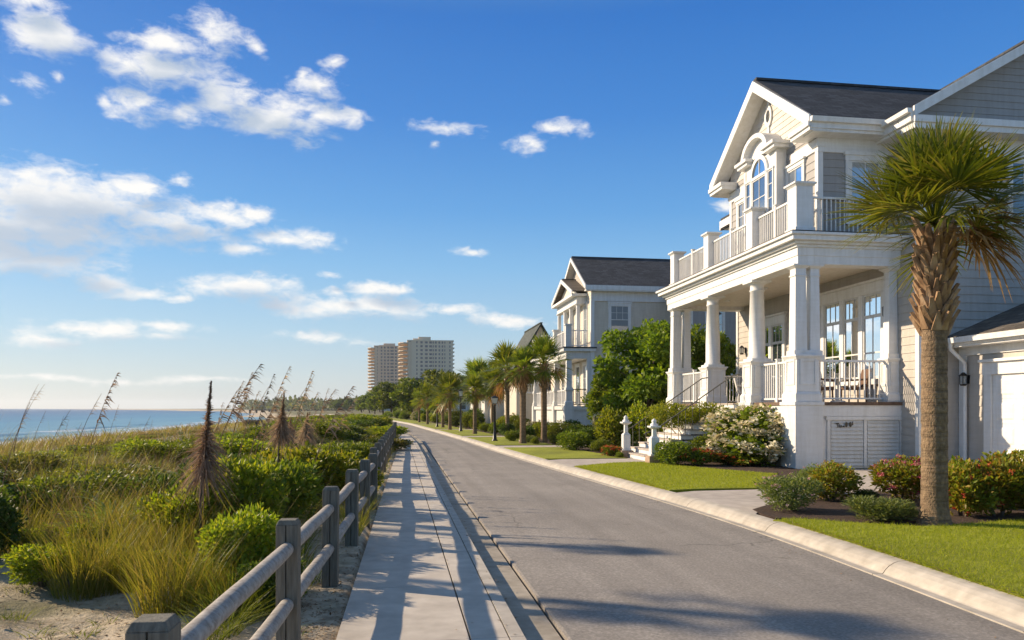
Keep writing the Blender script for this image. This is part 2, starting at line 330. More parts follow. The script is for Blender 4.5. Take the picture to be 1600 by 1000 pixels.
def shrub_proto(name, mat, seed, n=2600, Ln=.09, W=.05, flat=.85, flowers=None, nfl=60, flr=.05, cat='shrub', up=.35, z=.5, stems=True, fill=.3, nlobe=8, ftop=.1):
    """unit shrub: 1 m wide, about 1 m high"""
    t = thing(name, 'green shrub', cat)
    lb = lobes_round(seed, nlobe, flat, z)
    np_mesh('foliage', *cloud(seed, lb, n, Ln, W, up, fill), mat, t)
    if stems:
        mb = MB(); r = random.Random(seed)
        for i in range(6):
            a = r.uniform(0, 6.28); q = r.uniform(.12, .3)
            mb.tube([(cos(a) * .03, sin(a) * .03, -.03), (cos(a) * q * .5, sin(a) * q * .5, .25), (cos(a + .3) * q, sin(a + .3) * q, .6)], [.018, .013, .006], 6)
        mb.build('stem', M['bark'], t)
    if flowers:
        r = np.random.default_rng(seed + 5); parts = []
        lbs = np.array(lb)
        for i in range(nfl):
            l = lbs[r.integers(len(lbs))]; d = unit(r.normal(size=3) + np.array([0, 0, ftop + .2])); c = l[:3] + d * l[3:] * 1.04
            inside = sum((((c - q[:3]) / q[3:]) ** 2).sum() < .8 for q in lbs)
            if inside or c[2] < .12: continue
            k = 26; p = c + r.normal(size=(k, 3)) * flr * .5; a = unit(r.normal(size=(k, 3)) + d * .8); b = unit(np.cross(a, r.normal(size=(k, 3))))
            parts.append(leaf_quads(p, a, b, flr * r.uniform(.5, .9, k), flr * r.uniform(.5, .9, k)))
        np_mesh('blossoms', *join(parts), flowers, t)
    return t
def tree_proto(name, mat, seed, n=9000, Ln=.05, W=.03, crown_z=.62, crown_r=.34, trunk_r=.03, cat='tree', nl=11, bark='bark', low=.3):
    """unit tree: 1 m high; crown lobes on limbs"""
    t = thing(name, 'tree', cat); r = random.Random(seed); lb = []; mb = MB()
    mb.tube([(0, 0, -.05), (.01, .005, crown_z * .35), (.0, .015, crown_z)], [trunk_r * 1.3, trunk_r, trunk_r * .5], 9)
    for i in range(nl):
        a = 2.4 * i + r.uniform(-.4, .4); zz = low + (.92 - low) * (i + .5) / nl; q = crown_r * (1 - abs((zz - crown_z) / .5) ** 2 * .8) * r.uniform(.45, .95)
        c = (cos(a) * q, sin(a) * q, zz); s = r.uniform(.09, .17)
        s *= 1 if nl < 15 else .8; lb.append((*c, s * 1.15, s * 1.15, s * .85))
        mb.tube([(0, 0, zz * .55), (c[0] * .5, c[1] * .5, zz * .85), c], [trunk_r * .5, trunk_r * .32, trunk_r * .12], 6)
    lb.append((0, 0, crown_z + .1, .16, .16, .2))
    np_mesh('crown', *cloud(seed, lb, n, Ln, W, .15, .35), mat, t)
    mb.build('trunk', M[bark], t); return t
def fronds(seed, specs, nleaf=40, segs=4):
    """fan palm fronds. spec: azimuth, elevation of the petiole, petiole length, fan radius, droop"""
    r = np.random.default_rng(seed); parts = []
    for (az, el, lp, R, dr) in specs:
        d = np.array([cos(az) * cos(el), sin(az) * cos(el), sin(el)]); side = np.array([-sin(az), cos(az), 0]); n = np.cross(d, side) * -1
        tip = d * lp + np.array([0, 0, -dr * lp * .25])
        pv = strips(np.array([[0, 0, 0.], [0, 0, .01]]), np.array([d, d]), np.array([[0, 0, -dr * .25]] * 2), np.array([lp, lp]), np.array([.05, .05]), 3, side=np.array([side, unit(np.cross(d, side))]))
        parts.append(pv)
        roll = r.uniform(-.5, .5); side2 = side * cos(roll) + n * sin(roll); nn = np.cross(d, side2)
        d2 = unit(d + np.array([0, 0, -dr * .5]))
        th = np.linspace(-1.9, 1.9, nleaf) + r.normal(size=nleaf) * .03
        a = unit(np.cos(th)[:, None] * d2 + np.sin(th)[:, None] * side2 + nn * (np.abs(np.sin(th)) * .25 + r.normal(size=nleaf) * .06)[:, None])
        p = np.repeat(tip[None], nleaf, 0) + d2 * (np.cos(th) * .0)[:, None]
        ln = R * (.78 + .22 * np.cos(th)) * r.uniform(.88, 1.08, nleaf)
        tang = unit(-np.sin(th)[:, None] * d2 + np.cos(th)[:, None] * side2)
        g = np.array([0, 0, -1.0]) * (dr * r.uniform(.5, 1.3, nleaf))[:, None]
        m = nleaf; V = np.empty((m, segs + 1, 2, 3)); wb = R * 3.8 / nleaf * .5
        for k in range(segs + 1):
            t = k / segs; c = p + a * (ln * t)[:, None] + g * (ln * t ** 2.6 * .5)[:, None]
            w = wb * ln / R * (t * 1.0 if t <= .5 else (1 - t) * 1.0) * .95 + .0015
            V[:, k, 0] = c - tang * w[:, None]; V[:, k, 1] = c + tang * w[:, None]
        base = (np.arange(m) * (segs + 1) * 2)[:, None]
        Q = np.stack([base + np.array([2 * k, 2 * k + 1, 2 * k + 3, 2 * k + 2])[None] for k in range(segs)], 1).reshape(-1, 4)
        parts.append((V.reshape(-1, 3), Q))
    return join(parts)
def make_palm(seed, th, rt, R, nfr, ndead, boots, nleaf, label, loc, group=None, boot_from=.62, extra=(), fall=96, near_dead=False):
    t = thing('palm_tree', label, 'palm tree', loc, 0, group); r = random.Random(seed)
    mb = MB(); prof = []
    for i in range(71):
        z = -.1 + (th + .1) * i / 70; q = z / th
        prof.append((z, rt * (1.0 + .38 * math.exp(-max(0, z) / .16) + .05 * (1 - q)) * (1 + .022 * sin(i * 2.1 + seed) + r.uniform(-.014, .014)) * (1.12 if q > boot_from else 1)))
    ox, oy = loc[0], loc[1]
    mb.lathe(ox, oy, [(z + loc[2], q) for z, q in prof], 18)
    mb.build('trunk', M['trunk'], t)
    mb = MB()
    nb = boots
    for i in range(nb):
        a = i * 2.399; z = th * (boot_from - .03) + (th * (1.045 - boot_from)) * i / nb + r.uniform(-.03, .03); ln = r.uniform(.20, .34) * (rt / .19); w = rt * r.uniform(.38, .5)
        q = rt * 1.0; o = r.uniform(.12, .2) * rt / .19
        ca, sa = cos(a), sin(a); tz = loc[2] + z; tw = r.uniform(-.5, .5)
        def pt(rad, tan_, zz): return (ox + ca * rad - sa * tan_, oy + sa * rad + ca * tan_, zz)
        k = r.uniform(-.04, .04)
        mb.hexa([pt(q * .8, -w, tz - .05), pt(q * 1.1, -w * .9, tz - .05), pt(q * 1.1, w * .9, tz - .05), pt(q * .8, w, tz - .05)],
                [pt(q + o * .75, -w * .3 + k, tz + ln), pt(q + o, -w * .22 + k, tz + ln * .93), pt(q + o, w * .22 + k, tz + ln * .93), pt(q + o * .75, w * .3 + k, tz + ln)])
    mb.build('leaf_base', M['boot'], t)
    sp = []
    for i in range(nfr):
        q = (i + .5) / nfr; el = radians(86 - fall * q ** 1.2 + r.uniform(-10, 10)); az = i * 2.399 + r.uniform(-.3, .3)
        sp.append((az, el, R * r.uniform(.40, .62), R * r.uniform(.50, .66), .08 + .36 * q ** 2 + r.uniform(0, .12)))
    o = np_mesh('crown', *fronds(seed, sp + [e for e in extra], nleaf), L['palm'], t); o.location = (0, 0, th + .02 + (.16 if near_dead else 0))
    sp = []
    for i in range(ndead):
        az = r.uniform(0, 6.28) if not near_dead else radians(r.uniform(-95, -5)); sp.append((az, radians(r.uniform(-45, 5) if not near_dead else r.uniform(0, 40)), R * r.uniform(.3, .5), R * r.uniform(.4, .55), r.uniform(.8, 1.3)))
    if ndead:
        o = np_mesh('dead_frond', *fronds(seed + 1, sp, max(14, nleaf // 2)), L['palm_dead'], t); o.location = (0, 0, th)
    return t
#MARK_SETTING
SAT, HUE, SKYSTR, SUNSTR, EXPO = 1.1, .5, .10, 5.0, .6
HAZE = .00013
LOWMIX, CLOUD_L, CLOUD_D = .15, (6.9, 6.75, 6.5), (3.5, 4.05, 4.8)
# ------------------------------------------------------------------ the setting: road, kerbs, sidewalk, ground, sea
YS = np.arange(-6, 260, .5)
def curve(pts):
    y, x = zip(*pts); v = np.interp(YS, y, x); k = np.ones(13) / 13
    vp = np.concatenate([np.full(6, v[0]), v, np.full(6, v[-1])]); return np.convolve(vp, k, 'valid')
RR = curve([(-6, 4.6), (0, 5.0), (5.8, 5.32), (9, 5.55), (12, 5.6), (16, 5.35), (22, 4.95), (30, 4.5), (45, 3.9), (60, 3.1), (90, 1.45), (110, -.4), (150, -5), (200, -13), (260, -24)])
RL = curve([(-6, 1.38), (42, 1.45), (55, 1.15), (70, .35), (90, -1.7), (110, -3.7), (150, -8.5), (200, -17), (260, -28)])
SL = curve([(-6, -.62), (6, -.48), (9, -.41), (14, -.34), (24, -.15), (38, .1), (50, .15), (70, -.7), (90, -2.7), (110, -4.7), (150, -9.5), (200, -18), (260, -29)])
def rr(y): return float(np.interp(y, YS, RR))
def rl(y): return float(np.interp(y, YS, RL))
def sl(y): return float(np.interp(y, YS, SL))
def ribbon(name, prof, mat, y0=-6, y1=250, thick=None):
    """sweep a profile of (curve function, offset, z) along the road"""
    ys = [y for y in YS if y0 <= y <= y1]; V = []; n = len(prof)
    for y in ys:
        for fn, off, z in prof: V.append((fn(y) + off, y, z))
    Q = [(i * n + k, i * n + k + 1, (i + 1) * n + k + 1, (i + 1) * n + k) for i in range(len(ys) - 1) for k in range(n - 1)]
    return struct(np_mesh(name, np.array(V), np.array(Q), mat))
GZ = .07
ribbon('road', [(rl, .008, -.0785), (rl, .4, -.07), (rr, -1.5, -.062), (rr, -.148, -.082), (rr, -.148, -.16)], M['asphalt'])
# right rolled kerb, cast in lengths with open joints
V = []; Q = []; prof = [(-.13, -.16), (-.13, -.074), (-.01, -.079), (.005, -.07), (.035, -.03), (.08, .01), (.14, .042), (.19, .056), (.29, .064), (.29, -.15)]
y = -4.0
while y < 240:
    ln = 3.0 if y < 60 else 6; ks = np.linspace(y + .006, y + ln - .006, 5); o = len(V)
    for yy in ks:
        for a, z in prof: V.append((rr(yy) + a, yy, z))
    n = len(prof)
    Q += [(o + i * n + k, o + i * n + k + 1, o + (i + 1) * n + k + 1, o + (i + 1) * n + k) for i in range(4) for k in range(n - 1)]
    y += ln
struct(np_mesh('kerb', np.array(V), np.array(Q), M['kerb']))
# sidewalk slabs, kerb strip and gutter on the sea side
def slabs(name, f0, o0, f1, o1, z, mat, step, gap=.008, y0=-5, y1=235, depth_=.14):
    V = []; Q = []; y = y0
    while y < y1:
        ks = np.linspace(y + gap / 2, y + step - gap / 2, 4); o = len(V)
        for yy in ks:
            a, b = f0(yy) + o0, f1(yy) + o1
            V += [(a, yy, z - depth_), (a, yy, z), (b, yy, z), (b, yy, z - depth_)]
        for i in range(3):
            for k in range(3): Q.append((o + i * 4 + k, o + i * 4 + k + 1, o + i * 4 + k + 5, o + i * 4 + k + 4))
        Q += [(o, o + 3, o + 2, o + 1), (o + 12, o + 13, o + 14, o + 15)]; y += step
    return struct(np_mesh(name, np.array(V), np.array(Q), mat))
jo = lambda y: rl(y) - .83
slabs('sidewalk', sl, 0, jo, -.008, 0, M['concrete'], 1.83)
slabs('sidewalk_border', jo, .008, jo, .30, 0, M['concrete'], 3.66)
slabs('sea_kerb', jo, .312, jo, .43, .002, M['kerb'], 3.66)
slabs('gutter', jo, .43, rl, -.05, -.105, M['gutter'], 3.66)
ribbon('road_edge', [(rl, -.02, -.14), (rl, -.018, -.084), (rl, .012, -.0762)], M['asphalt'])
# ground sheet: dunes, beach and sea floor on the left, flat land on the right, out to the horizon
SHORE = -2.3
def shore(y): return float(np.interp(y, [-200, 100, 300, 500, 960, 2000, 6000], [-41, -43, -47, -70, -175, -620, -2600]))
def nz(x, y, s, ph=0): return sin(x * s + ph + sin(y * s * .7 + ph) * 1.3) * cos(y * s * .9 - ph * 2 + sin(x * s * .6) * 1.1)
def gz(x, y):
    s = x - shore(y)
    w = sl(min(y, 250)) if y < 250 else sl(250) - (y - 250) * .25
    if s < 0: return max(-7.5, SHORE + s * .03)
    q = w - x   # distance on the sea side of the sidewalk
    if q <= 0:
        return -.16 if x < (rr(y) if y < 250 else 0) + .35 and y < 250 else .03
    prof = np.interp(q, [0, .25, .9, 2.2, 4, 7, 11, 16, 21, 27, 33, 39], [-.03, -.02, -.02, .0, .05, .25, .5, .55, .25, -.6, -1.3, -1.7])
    am = float(np.interp(q, [0, .8, 4, 10, 20, 30], [.006, .04, .12, .22, .2, .05]))
    z = prof + am * (nz(x, y, .45) + .5 * nz(x, y, 1.1, 2) + .25 * nz(x, y, 2.7, 1)) + float(np.interp(q, [0, .5, 2], [0, .012, .03])) * nz(x, y, 6.5, 4)
    b = float(np.interp(s, [0, 2, 8], [0, 1, 1])); lim = SHORE + .04 + s * .085
    return min(z, lim) if b >= 1 or True else z
xs = np.unique(np.concatenate([-np.geomspace(60, 4000, 14), np.arange(-60, -14, 1.2), np.arange(-14, -3, .35), np.arange(-3, .8, .12), np.arange(1.0, 7, .5), np.arange(8, 60, 4), np.geomspace(60, 4000, 12)]))
ys = np.unique(np.concatenate([np.arange(-12, 2, 1.0), np.arange(2, 14, .14), np.arange(14, 40, .5), np.arange(40, 130, 2), np.geomspace(130, 6000, 34)]))
GX, GY = np.meshgrid(xs, ys); V = np.array([(x, y, gz(x, y)) for x, y in zip(GX.ravel(), GY.ravel())])
nx = len(xs); ii = (np.arange(len(ys) - 1)[:, None] * nx + np.arange(nx - 1)[None]).ravel()
def groundmat():
    m, nt, b = nodes('sand_and_soil'); v = objco(nt); t = nt.nodes.new('ShaderNodeTexCoord'); sp = nt.nodes.new('ShaderNodeSeparateXYZ'); nt.links.new(t.outputs['Object'], sp.inputs[0])
    sand = ramp(nt, noise(nt, v, 6, 9, .65), [(.3, (.33, .265, .175)), (.5, (.52, .43, .305)), (.75, (.64, .545, .41))])
    deb = ramp(nt, noise(nt, v, 2.1, 8, .7), [(.50, (0, 0, 0)), (.62, (1, 1, 1))])
    c = mixc(nt, math_(nt, 'MULTIPLY', deb, .55), sand, (.13, .09, .05))
    near_ = math_(nt, 'SMOOTH_MIN', 1.0, 1.0, .1)
    cover = ramp(nt, math_(nt, 'ADD', noise(nt, v, .5, 6), math_(nt, 'MULTIPLY', math_(nt, 'ADD', sp.outputs[2], -.1), .6)), [(.48, (0, 0, 0)), (.62, (1, 1, 1))])
    c = mixc(nt, math_(nt, 'MULTIPLY', cover, .75), c, (.075, .08, .02))
    soil = ramp(nt, noise(nt, v, 3, 7), [(.3, (.035, .05, .012)), (.7, (.09, .10, .03))])
    fy = N(nt, 'ShaderNodeMapRange'); fy.inputs[1].default_value = 70; fy.inputs[2].default_value = 150; nt.links.new(sp.outputs[1], fy.inputs[0])
    low_ = N(nt, 'ShaderNodeMapRange'); low_.inputs[1].default_value = -1.2; low_.inputs[2].default_value = -.3; nt.links.new(sp.outputs[2], low_.inputs[0])
    c = mixc(nt, math_(nt, 'MULTIPLY', math_(nt, 'MULTIPLY', fy.outputs[0], low_.outputs[0]), .9), c, ramp(nt, noise(nt, v, .25, 7), [(.35, (.05, .07, .018)), (.65, (.16, .14, .05))]))
    right = N(nt, 'ShaderNodeMapRange'); right.inputs[1].default_value = .5; right.inputs[2].default_value = 1.0; nt.links.new(sp.outputs[0], right.inputs[0])
    c = mixc(nt, right.outputs[0], c, soil)
    nt.links.new(c, b.inputs['Base Color']); b.inputs['Roughness'].default_value = .95
    bump(nt, b, math_(nt, 'ADD', noise(nt, v, 5, 8, .65), math_(nt, 'MULTIPLY', noise(nt, v, 60, 4), .3)), .9, .05); return m
M['ground'] = groundmat()
struct(np_mesh('ground', V, np.stack([ii, ii + 1, ii + nx + 1, ii + nx], 1), M['ground'], smooth=True))
def seamat():
    m, nt, b = nodes('sea_water'); t = nt.nodes.new('ShaderNodeTexCoord'); sp = nt.nodes.new('ShaderNodeSeparateXYZ'); nt.links.new(t.outputs['Object'], sp.inputs[0])
    dist = N(nt, 'ShaderNodeMapRange'); dist.inputs[1].default_value = -43; dist.inputs[2].default_value = -420; nt.links.new(sp.outputs[0], dist.inputs[0])
    n2 = noise(nt, objco(nt, (.06, .006, 1)), 1, 5)
    f = math_(nt, 'ADD', dist.outputs[0], math_(nt, 'MULTIPLY', math_(nt, 'ADD', n2, -.5), .35))
    c = ramp(nt, f, [(.0, (.14, .30, .38)), (.15, (.045, .21, .34)), (.45, (.012, .12, .27)), (1, (.005, .065, .2))])
    fo = noise(nt, objco(nt, (.22, .018, 1)), 1, 7, .65)
    wm = N(nt, 'ShaderNodeMapRange'); wm.inputs[1].default_value = -44; wm.inputs[2].default_value = -90; wm.inputs[3].default_value = .17; wm.inputs[4].default_value = -.12; nt.links.new(sp.outputs[0], wm.inputs[0])
    foam = ramp(nt, math_(nt, 'ADD', fo, wm.outputs[0]), [(.62, (0, 0, 0)), (.72, (1, 1, 1))])
    c = mixc(nt, math_(nt, 'MULTIPLY', foam, .8), c, (.75, .78, .78))
    nt.links.new(c, b.inputs['Base Color']); b.inputs['Roughness'].default_value = .3; b.inputs['IOR'].default_value = 1.33; b.inputs['Specular IOR Level'].default_value = .22
    h = math_(nt, 'ADD', noise(nt, objco(nt, (.5, .13, 1)), 1, 8, .6), math_(nt, 'MULTIPLY', noise(nt, objco(nt, (.07, .012, 1)), 1, 4), 2.5))
    bump(nt, b, h, .8, .5); return m
M['sea'] = seamat()
mb = MB(); yy = [-400, 0, 100, 300, 500, 960, 2000, 6000, 9000]
mb.add([(-9000, -400, SHORE), (-9000, 9000, SHORE), (-2600, 9000, SHORE)] + [(shore(y) + 1.5, y, SHORE) for y in yy[::-1]], [tuple(range(12))[::-1]])
struct(mb.build('sea', M['sea'], recalc=False))
# small breaking swells near the beach: rolled ridges of water
M['surf'] = rough_mat('surf_foam', [(.3, (.30, .42, .46)), (.55, (.66, .70, .71)), (.8, (.82, .83, .82))], .6, .5, 8, 4, .8, .1, (1.5, .35, 1))
for k, (off, h0, w, y0, y1) in enumerate([(1.5, .30, 1.6, 20, 150), (8, .42, 2.0, 55, 128), (17, .42, 2.2, 78, 210), (27, .4, 2.2, 60, 118), (6, .35, 2.0, 150, 330)]):
    V = []; ks = np.arange(y0, y1, 1.5); r = random.Random(k)
    for y in ks:
        e = min(1, (y - y0) / 14, (y1 - y) / 14); xx = shore(y) + 1 - off + nz(0, y, .09, k) * 1.4 + nz(0, y, .3, k) * .35; h = h0 * max(.05, e) * (.75 + .3 * nz(1, y, .2, k))
        V += [(xx + w, y, SHORE - .03), (xx + w * .45, y, SHORE + h * .45), (xx + w * .12, y, SHORE + h), (xx - w * .4, y, SHORE + h * .6), (xx - w, y, SHORE - .03)]
    Q = [(i * 5 + j, i * 5 + j + 1, i * 5 + j + 6, i * 5 + j + 5) for i in range(len(ks) - 1) for j in range(4)]
    struct(np_mesh('breaking_wave', np.array(V), np.array(Q), M['surf'] if k == 0 else M['sea'], smooth=True))
# lawns, beds, drives: thin sheets one above the other
def sheet(name, poly, z, mat, thick=.05):
    mb = MB(); mb.prism([(x, y, z - thick) for x, y in poly], (0, 0, thick)); return struct(mb.build(name, mat, recalc=True))
kb = lambda y: (rr(y) + .295, y)
def kerbline(y0, y1, n=9): return [kb(y) for y in np.linspace(y0, y1, n)]
lawn1 = kerbline(-3, 11.0, 20) + [P(1208, 813), P(1250, 811), P(1330, 817), P(1440, 823), P(1530, 818), P(1600, 812), P(1680, 806), (14, 9.6), (16, -3)]
sheet('mulch_bed', [(kb(11.45)[0] + .12, 11.45), (kb(11.75)[0] + .08, 11.75), P(1176, 795), P(1205, 786), P(1260, 778), P(1350, 768), P(1440, 765), P(1560, 766), (15.6, 12.2), (15.6, 8), P(1600, 830), P(1440, 835), P(1260, 822), (6.6, 10.9)], .062, M['mulch'])
sheet('lawn', lawn1, .080, M['lawn'])
sheet('driveway', kerbline(11.9, 15.2) + [P(1085, 766), P(1205, 763), (9.0, 15.9), (11.0, 18.5), (11.9, 20.5), (16.0, 20.0), (16.0, 9.0), (12.5, 12.8), P(1400, 768), P(1260, 780), P(1190, 792)], .055, M['drive'])
lawn2 = kerbline(15.5, 22.3, 12) + [P(960, 723.5), P(1015, 722), P(1070, 729), P(1150, 736), P(1215, 741), (9.0, 17.5), (8.6, 16.1), P(1190, 763), P(1085, 764.5)]
sheet('lawn', lawn2, .080, M['lawn'])
sheet('mulch_bed', [P(1022, 723), P(1045, 716), P(1100, 712), (11.4, 24.2), (11.4, 20.3), (10.6, 17.8), P(1215, 746), P(1150, 741), P(1070, 733), P(1025, 727)], .062, M['mulch'])
sheet('garden_path', kerbline(22.6, 25.4, 5) + [(6.8, 26.6), (7.9, 27.2), (8.4, 27.2), (8.4, 23.4), (6.8, 23.0)], .058, M['drive'])
def strip(y0, y1, w0, w1, nm='lawn', z=.08, mat=None, o=0):
    n = 10; sheet(nm, kerbline(y0, y1, n) + [(rr(y) + .295 + w0 + (w1 - w0) * (1 - (y - y0) / (y1 - y0)) + o, y) for y in np.linspace(y1, y0, n)], z, mat or M['lawn'])
strip(25.8, 33.5, 2.6, 2.9); strip(26.1, 33.3, 6.0, 3.1, 'mulch_bed', .062, M['mulch'])
strip(33.8, 35.6, 6, 6, 'garden_path', .057, M['drive'])
strip(35.9, 46, 2.7, 2.8); strip(36, 60, 7, 5, 'mulch_bed', .062, M['mulch'])
strip(46.2, 47.9, 5, 5, 'garden_path', .066, M['drive'])
strip(48.2, 62, 2.5, 2.5); strip(62.2, 64.0, 5, 5, 'garden_path', .057, M['drive']); strip(64.2, 84, 2.6, 2.6); strip(84.3, 86.5, 5, 5, 'garden_path', .057, M['drive']); strip(87, 150, 2.5, 2.6)
strip(62, 110, 6, 6, 'mulch_bed', .05, M['mulch'])
# grass blades on the lawns (stuff)
def in_poly(x, y, poly):
    c = np.zeros(len(x), bool); n = len(poly)
    for i in range(n):
        (x1, y1), (x2, y2) = poly[i], poly[i - 1]
        k = ((y1 > y) != (y2 > y)) & (x < (x2 - x1) * (y - y1) / (y2 - y1 + 1e-12) + x1); c ^= k
    return c
r = np.random.default_rng(3); PP = []
for poly, n, far_ in ((lawn1, 150000, 0), (lawn2, 45000, 1)):
    a = np.array(poly); x = r.uniform(a[:, 0].min(), a[:, 0].max(), n); y = r.uniform(max(2.5, a[:, 1].min()), a[:, 1].max(), n)
    k = in_poly(x, y, poly) & (x * CT - y * ST < .70 * (x * ST + y * CT) + .5); PP.append(np.stack([x[k], y[k], np.full(k.sum(), .078)], 1))
ey = r.uniform(3, 22.2, 5200); ey = ey[(ey < 11.0) | (ey > 15.6)]; ex = np.array([kb(v)[0] for v in ey]); PE = np.stack([ex + np.abs(r.normal(size=len(ey))) * .05 - .01, ey, np.full(len(ey), .07)], 1)
p = np.concatenate(PP); n = len(p); a = unit(r.normal(size=(n, 3)) * np.array([.55, .55, .1]) + np.array([0, 0, 1])); dd = p[:, 1]
V, Q = strips(p, a, r.normal(size=(n, 3)) * np.array([.3, .3, .1]), r.uniform(.022, .06, n), np.interp(dd, [5, 22], [.006, .012]), 1, r=r)
tag(struct(np_mesh('lawn_grass', V, Q, L['lawn']), 'stuff'), 'short mown bright green grass on the front lawns', 'grass')
ne = len(PE); a = unit(r.normal(size=(ne, 3)) * np.array([.7, .7, .1]) + np.array([-.45, 0, .75])); half = r.random(ne) < .8
for nm, mk, mt, lb in (('edge_grass', half, L['lawn'], 'longer grass blades hanging over the kerb'), ('dry_edge_grass', ~half, L['dry'], 'dry brown blades along the lawn edge')):
    V, Q = strips(PE[mk], a[mk], np.array([[-.3, 0, -.35]]).repeat(mk.sum(), 0), r.uniform(.05, .11, mk.sum()), np.full(mk.sum(), .007), 2, r=r); tag(struct(np_mesh(nm, V, Q, mt), 'stuff'), lb, 'grass')
# ------------------------------------------------------------------ post and rail fence along the sidewalk
fence = thing('post_and_rail_fence', 'weathered grey post and rail fence with two round rails beside the sidewalk', 'fence', (-.8, 6, 0))
fp = [(-1.02, .6), (-.92, 3.12), (-.79, 5.85), (-.68, 8.12), (-.59, 10.38), (-.50, 12.3), (-.43, 14.2)]
y = 14.2
while y < 44: y += 2.05; fp.append((sl(y) - .22 + max(0, (26 - y)) * .004, y))
fz = [gz(x, y) for x, y in fp]
for i, (x, y) in enumerate(fp):
    mb = MB(); w = .078; a = math.atan2(fp[min(i + 1, len(fp) - 1)][0] - fp[max(0, i - 1)][0], fp[min(i + 1, len(fp) - 1)][1] - fp[max(0, i - 1)][1]) + rnd.uniform(-.03, .03)
    h = 1.02 + rnd.uniform(-.012, .012); lx, ly = rnd.uniform(-.01, .01), rnd.uniform(-.01, .01)
    def sq(q, z, k=1): return [(x + lx * z + q * (cos(a) * i1 + sin(a) * j1), y + ly * z + q * (-sin(a) * i1 + cos(a) * j1), fz[i] + z) for i1, j1 in ((-1, -1), (1, -1), (1, 1), (-1, 1))]
    if i < 12:   # a drying crack down the face: the near face is two boards wide with a gap
        g = .004
        def half(s0, s1, z0, z1, q0, q1):
            f = lambda s, t, z, q: (x + lx * z + q * (cos(a) * s + sin(a) * t), y + ly * z + q * (-sin(a) * s + cos(a) * t), fz[i] + z)
            mb.hexa([f(s0, -1, z0, q0), f(s1, -1, z0, q0), f(s1, -.6, z0, q0), f(s0, -.6, z0, q0)], [f(s0, -1, z1, q1), f(s1, -1, z1, q1), f(s1, -.6, z1, q1), f(s0, -.6, z1, q1)])
        c0 = rnd.uniform(-.12, .15)
        half(-1, c0 - .05, -.3, h - .035, w, w); half(c0 + .04, 1, -.3, h - .035, w, w)
        f = lambda s, t, z: (x + lx * z + w * (cos(a) * s + sin(a) * t), y + ly * z + w * (-sin(a) * s + cos(a) * t), fz[i] + z)
        mb.hexa([f(-1, -.6, -.3), f(1, -.6, -.3), f(1, 1, -.3), f(-1, 1, -.3)], [f(-1, -.6, h - .035), f(1, -.6, h - .035), f(1, 1, h - .035), f(-1, 1, h - .035)])
    else: mb.hexa(sq(w, -.3), sq(w, h - .035))
    mb.hexa(sq(w, h - .0345), sq(w * .78, h))
    mb.build('post', M['post_wood'], fence, .004)
for i in range(len(fp) - 1):
    (x0, y0), (x1, y1) = fp[i], fp[i + 1]
    for zz in (.80, .395):
        mb = MB(); d = (y1 - y0); n = 7; pts = []; rs = []
        for k in range(n + 1):
            t = -.015 + 1.03 * k / n; e = min(k, n - k)
            pts.append((x0 + (x1 - x0) * t, y0 + d * t, fz[i] + (fz[i + 1] - fz[i]) * t + zz + .006 * sin(3.1 * t) * rnd.uniform(-1, 1))); rs.append(.054 if e > 0 else .05)
        mb.tube(pts, rs, 14); mb.build('rail', M['rail_wood'], fence)
# ------------------------------------------------------------------ dune plants
dn = [shrub_proto('dune_shrub', L['bright'], 11, 4600, .07, .036, .8), shrub_proto('dune_shrub', L['dark'], 12, 4600, .07, .034, .75, z=.42),
      shrub_proto('dune_shrub', L['mid'], 13, 4600, .068, .034, .8), shrub_proto('dune_shrub', L['olive'], 14, 3400, .095, .035, .75, up=.9, z=.42),
      shrub_proto('dune_shrub', L['bright'], 15, 6000, .062, .030, .8, fill=.4), shrub_proto('dune_shrub', L['dark'], 16, 6000, .06, .028, .75, fill=.35)]
for q in dn: proto(q)
def mound_proto(seed, mats, n=900, W=.02):
    t = thing('grass_mound', 'mound of long bent grass', 'grass clump'); r = np.random.default_rng(seed); parts = []
    an = r.uniform(0, 6.28, n); q = np.sqrt(r.random(n)) * .42; o = np.stack([np.cos(an), np.sin(an), np.zeros(n)], 1)
    p = o * q[:, None] + np.array([0, 0, 1]) * (.45 * (1 - (q / .45) ** 2) * r.uniform(.2, 1, n))[:, None]
    a = unit(np.array([.15, 0, 1]) + o * (.3 + q * 1.6)[:, None] + r.normal(size=(n, 3)) * .3)
    np_mesh('blades', *strips(p, a, o * .3 + np.array([.2, 0, -.75]) * r.uniform(.5, 1.2, n)[:, None], r.uniform(.35, .8, n), r.uniform(.5, 1.2, n) * W, 4, r=r), mats, t); return t
gm = [proto(mound_proto(21, L['grey'])), proto(mound_proto(22, L['olive'])), proto(mound_proto(23, L['dry'], 500))]
def put(src, px, py, w, h, label, rz=None, z=None, cat=None, group=None, name=None, X=None, wy=None):
    """place a unit plant so that it is w pixels wide and h pixels tall at the ground point (px, py) of the photograph"""
    if X: x, y = X
    else:
        x, y = P(px, py, .05 if z is None else z)
        if z is None:
            for _ in range(6):
                g = gz(x, y); x, y = P(px, py, g)
    if src in dn and px > 250: h *= 1.25 if depth(x, y) > 9.5 else 1.0
    g = gz(x, y) if z is None else z
    k = depth(x, y) / F; o = copy_tree(src, (x, y, g - .02), rnd.uniform(0, 6.28) if rz is None else rz, (w * k, (wy or w) * k, h * k), label, group, cat)
    if name: o.name = name
    return o
DB, DD, DM, DO, BL, DL = dn
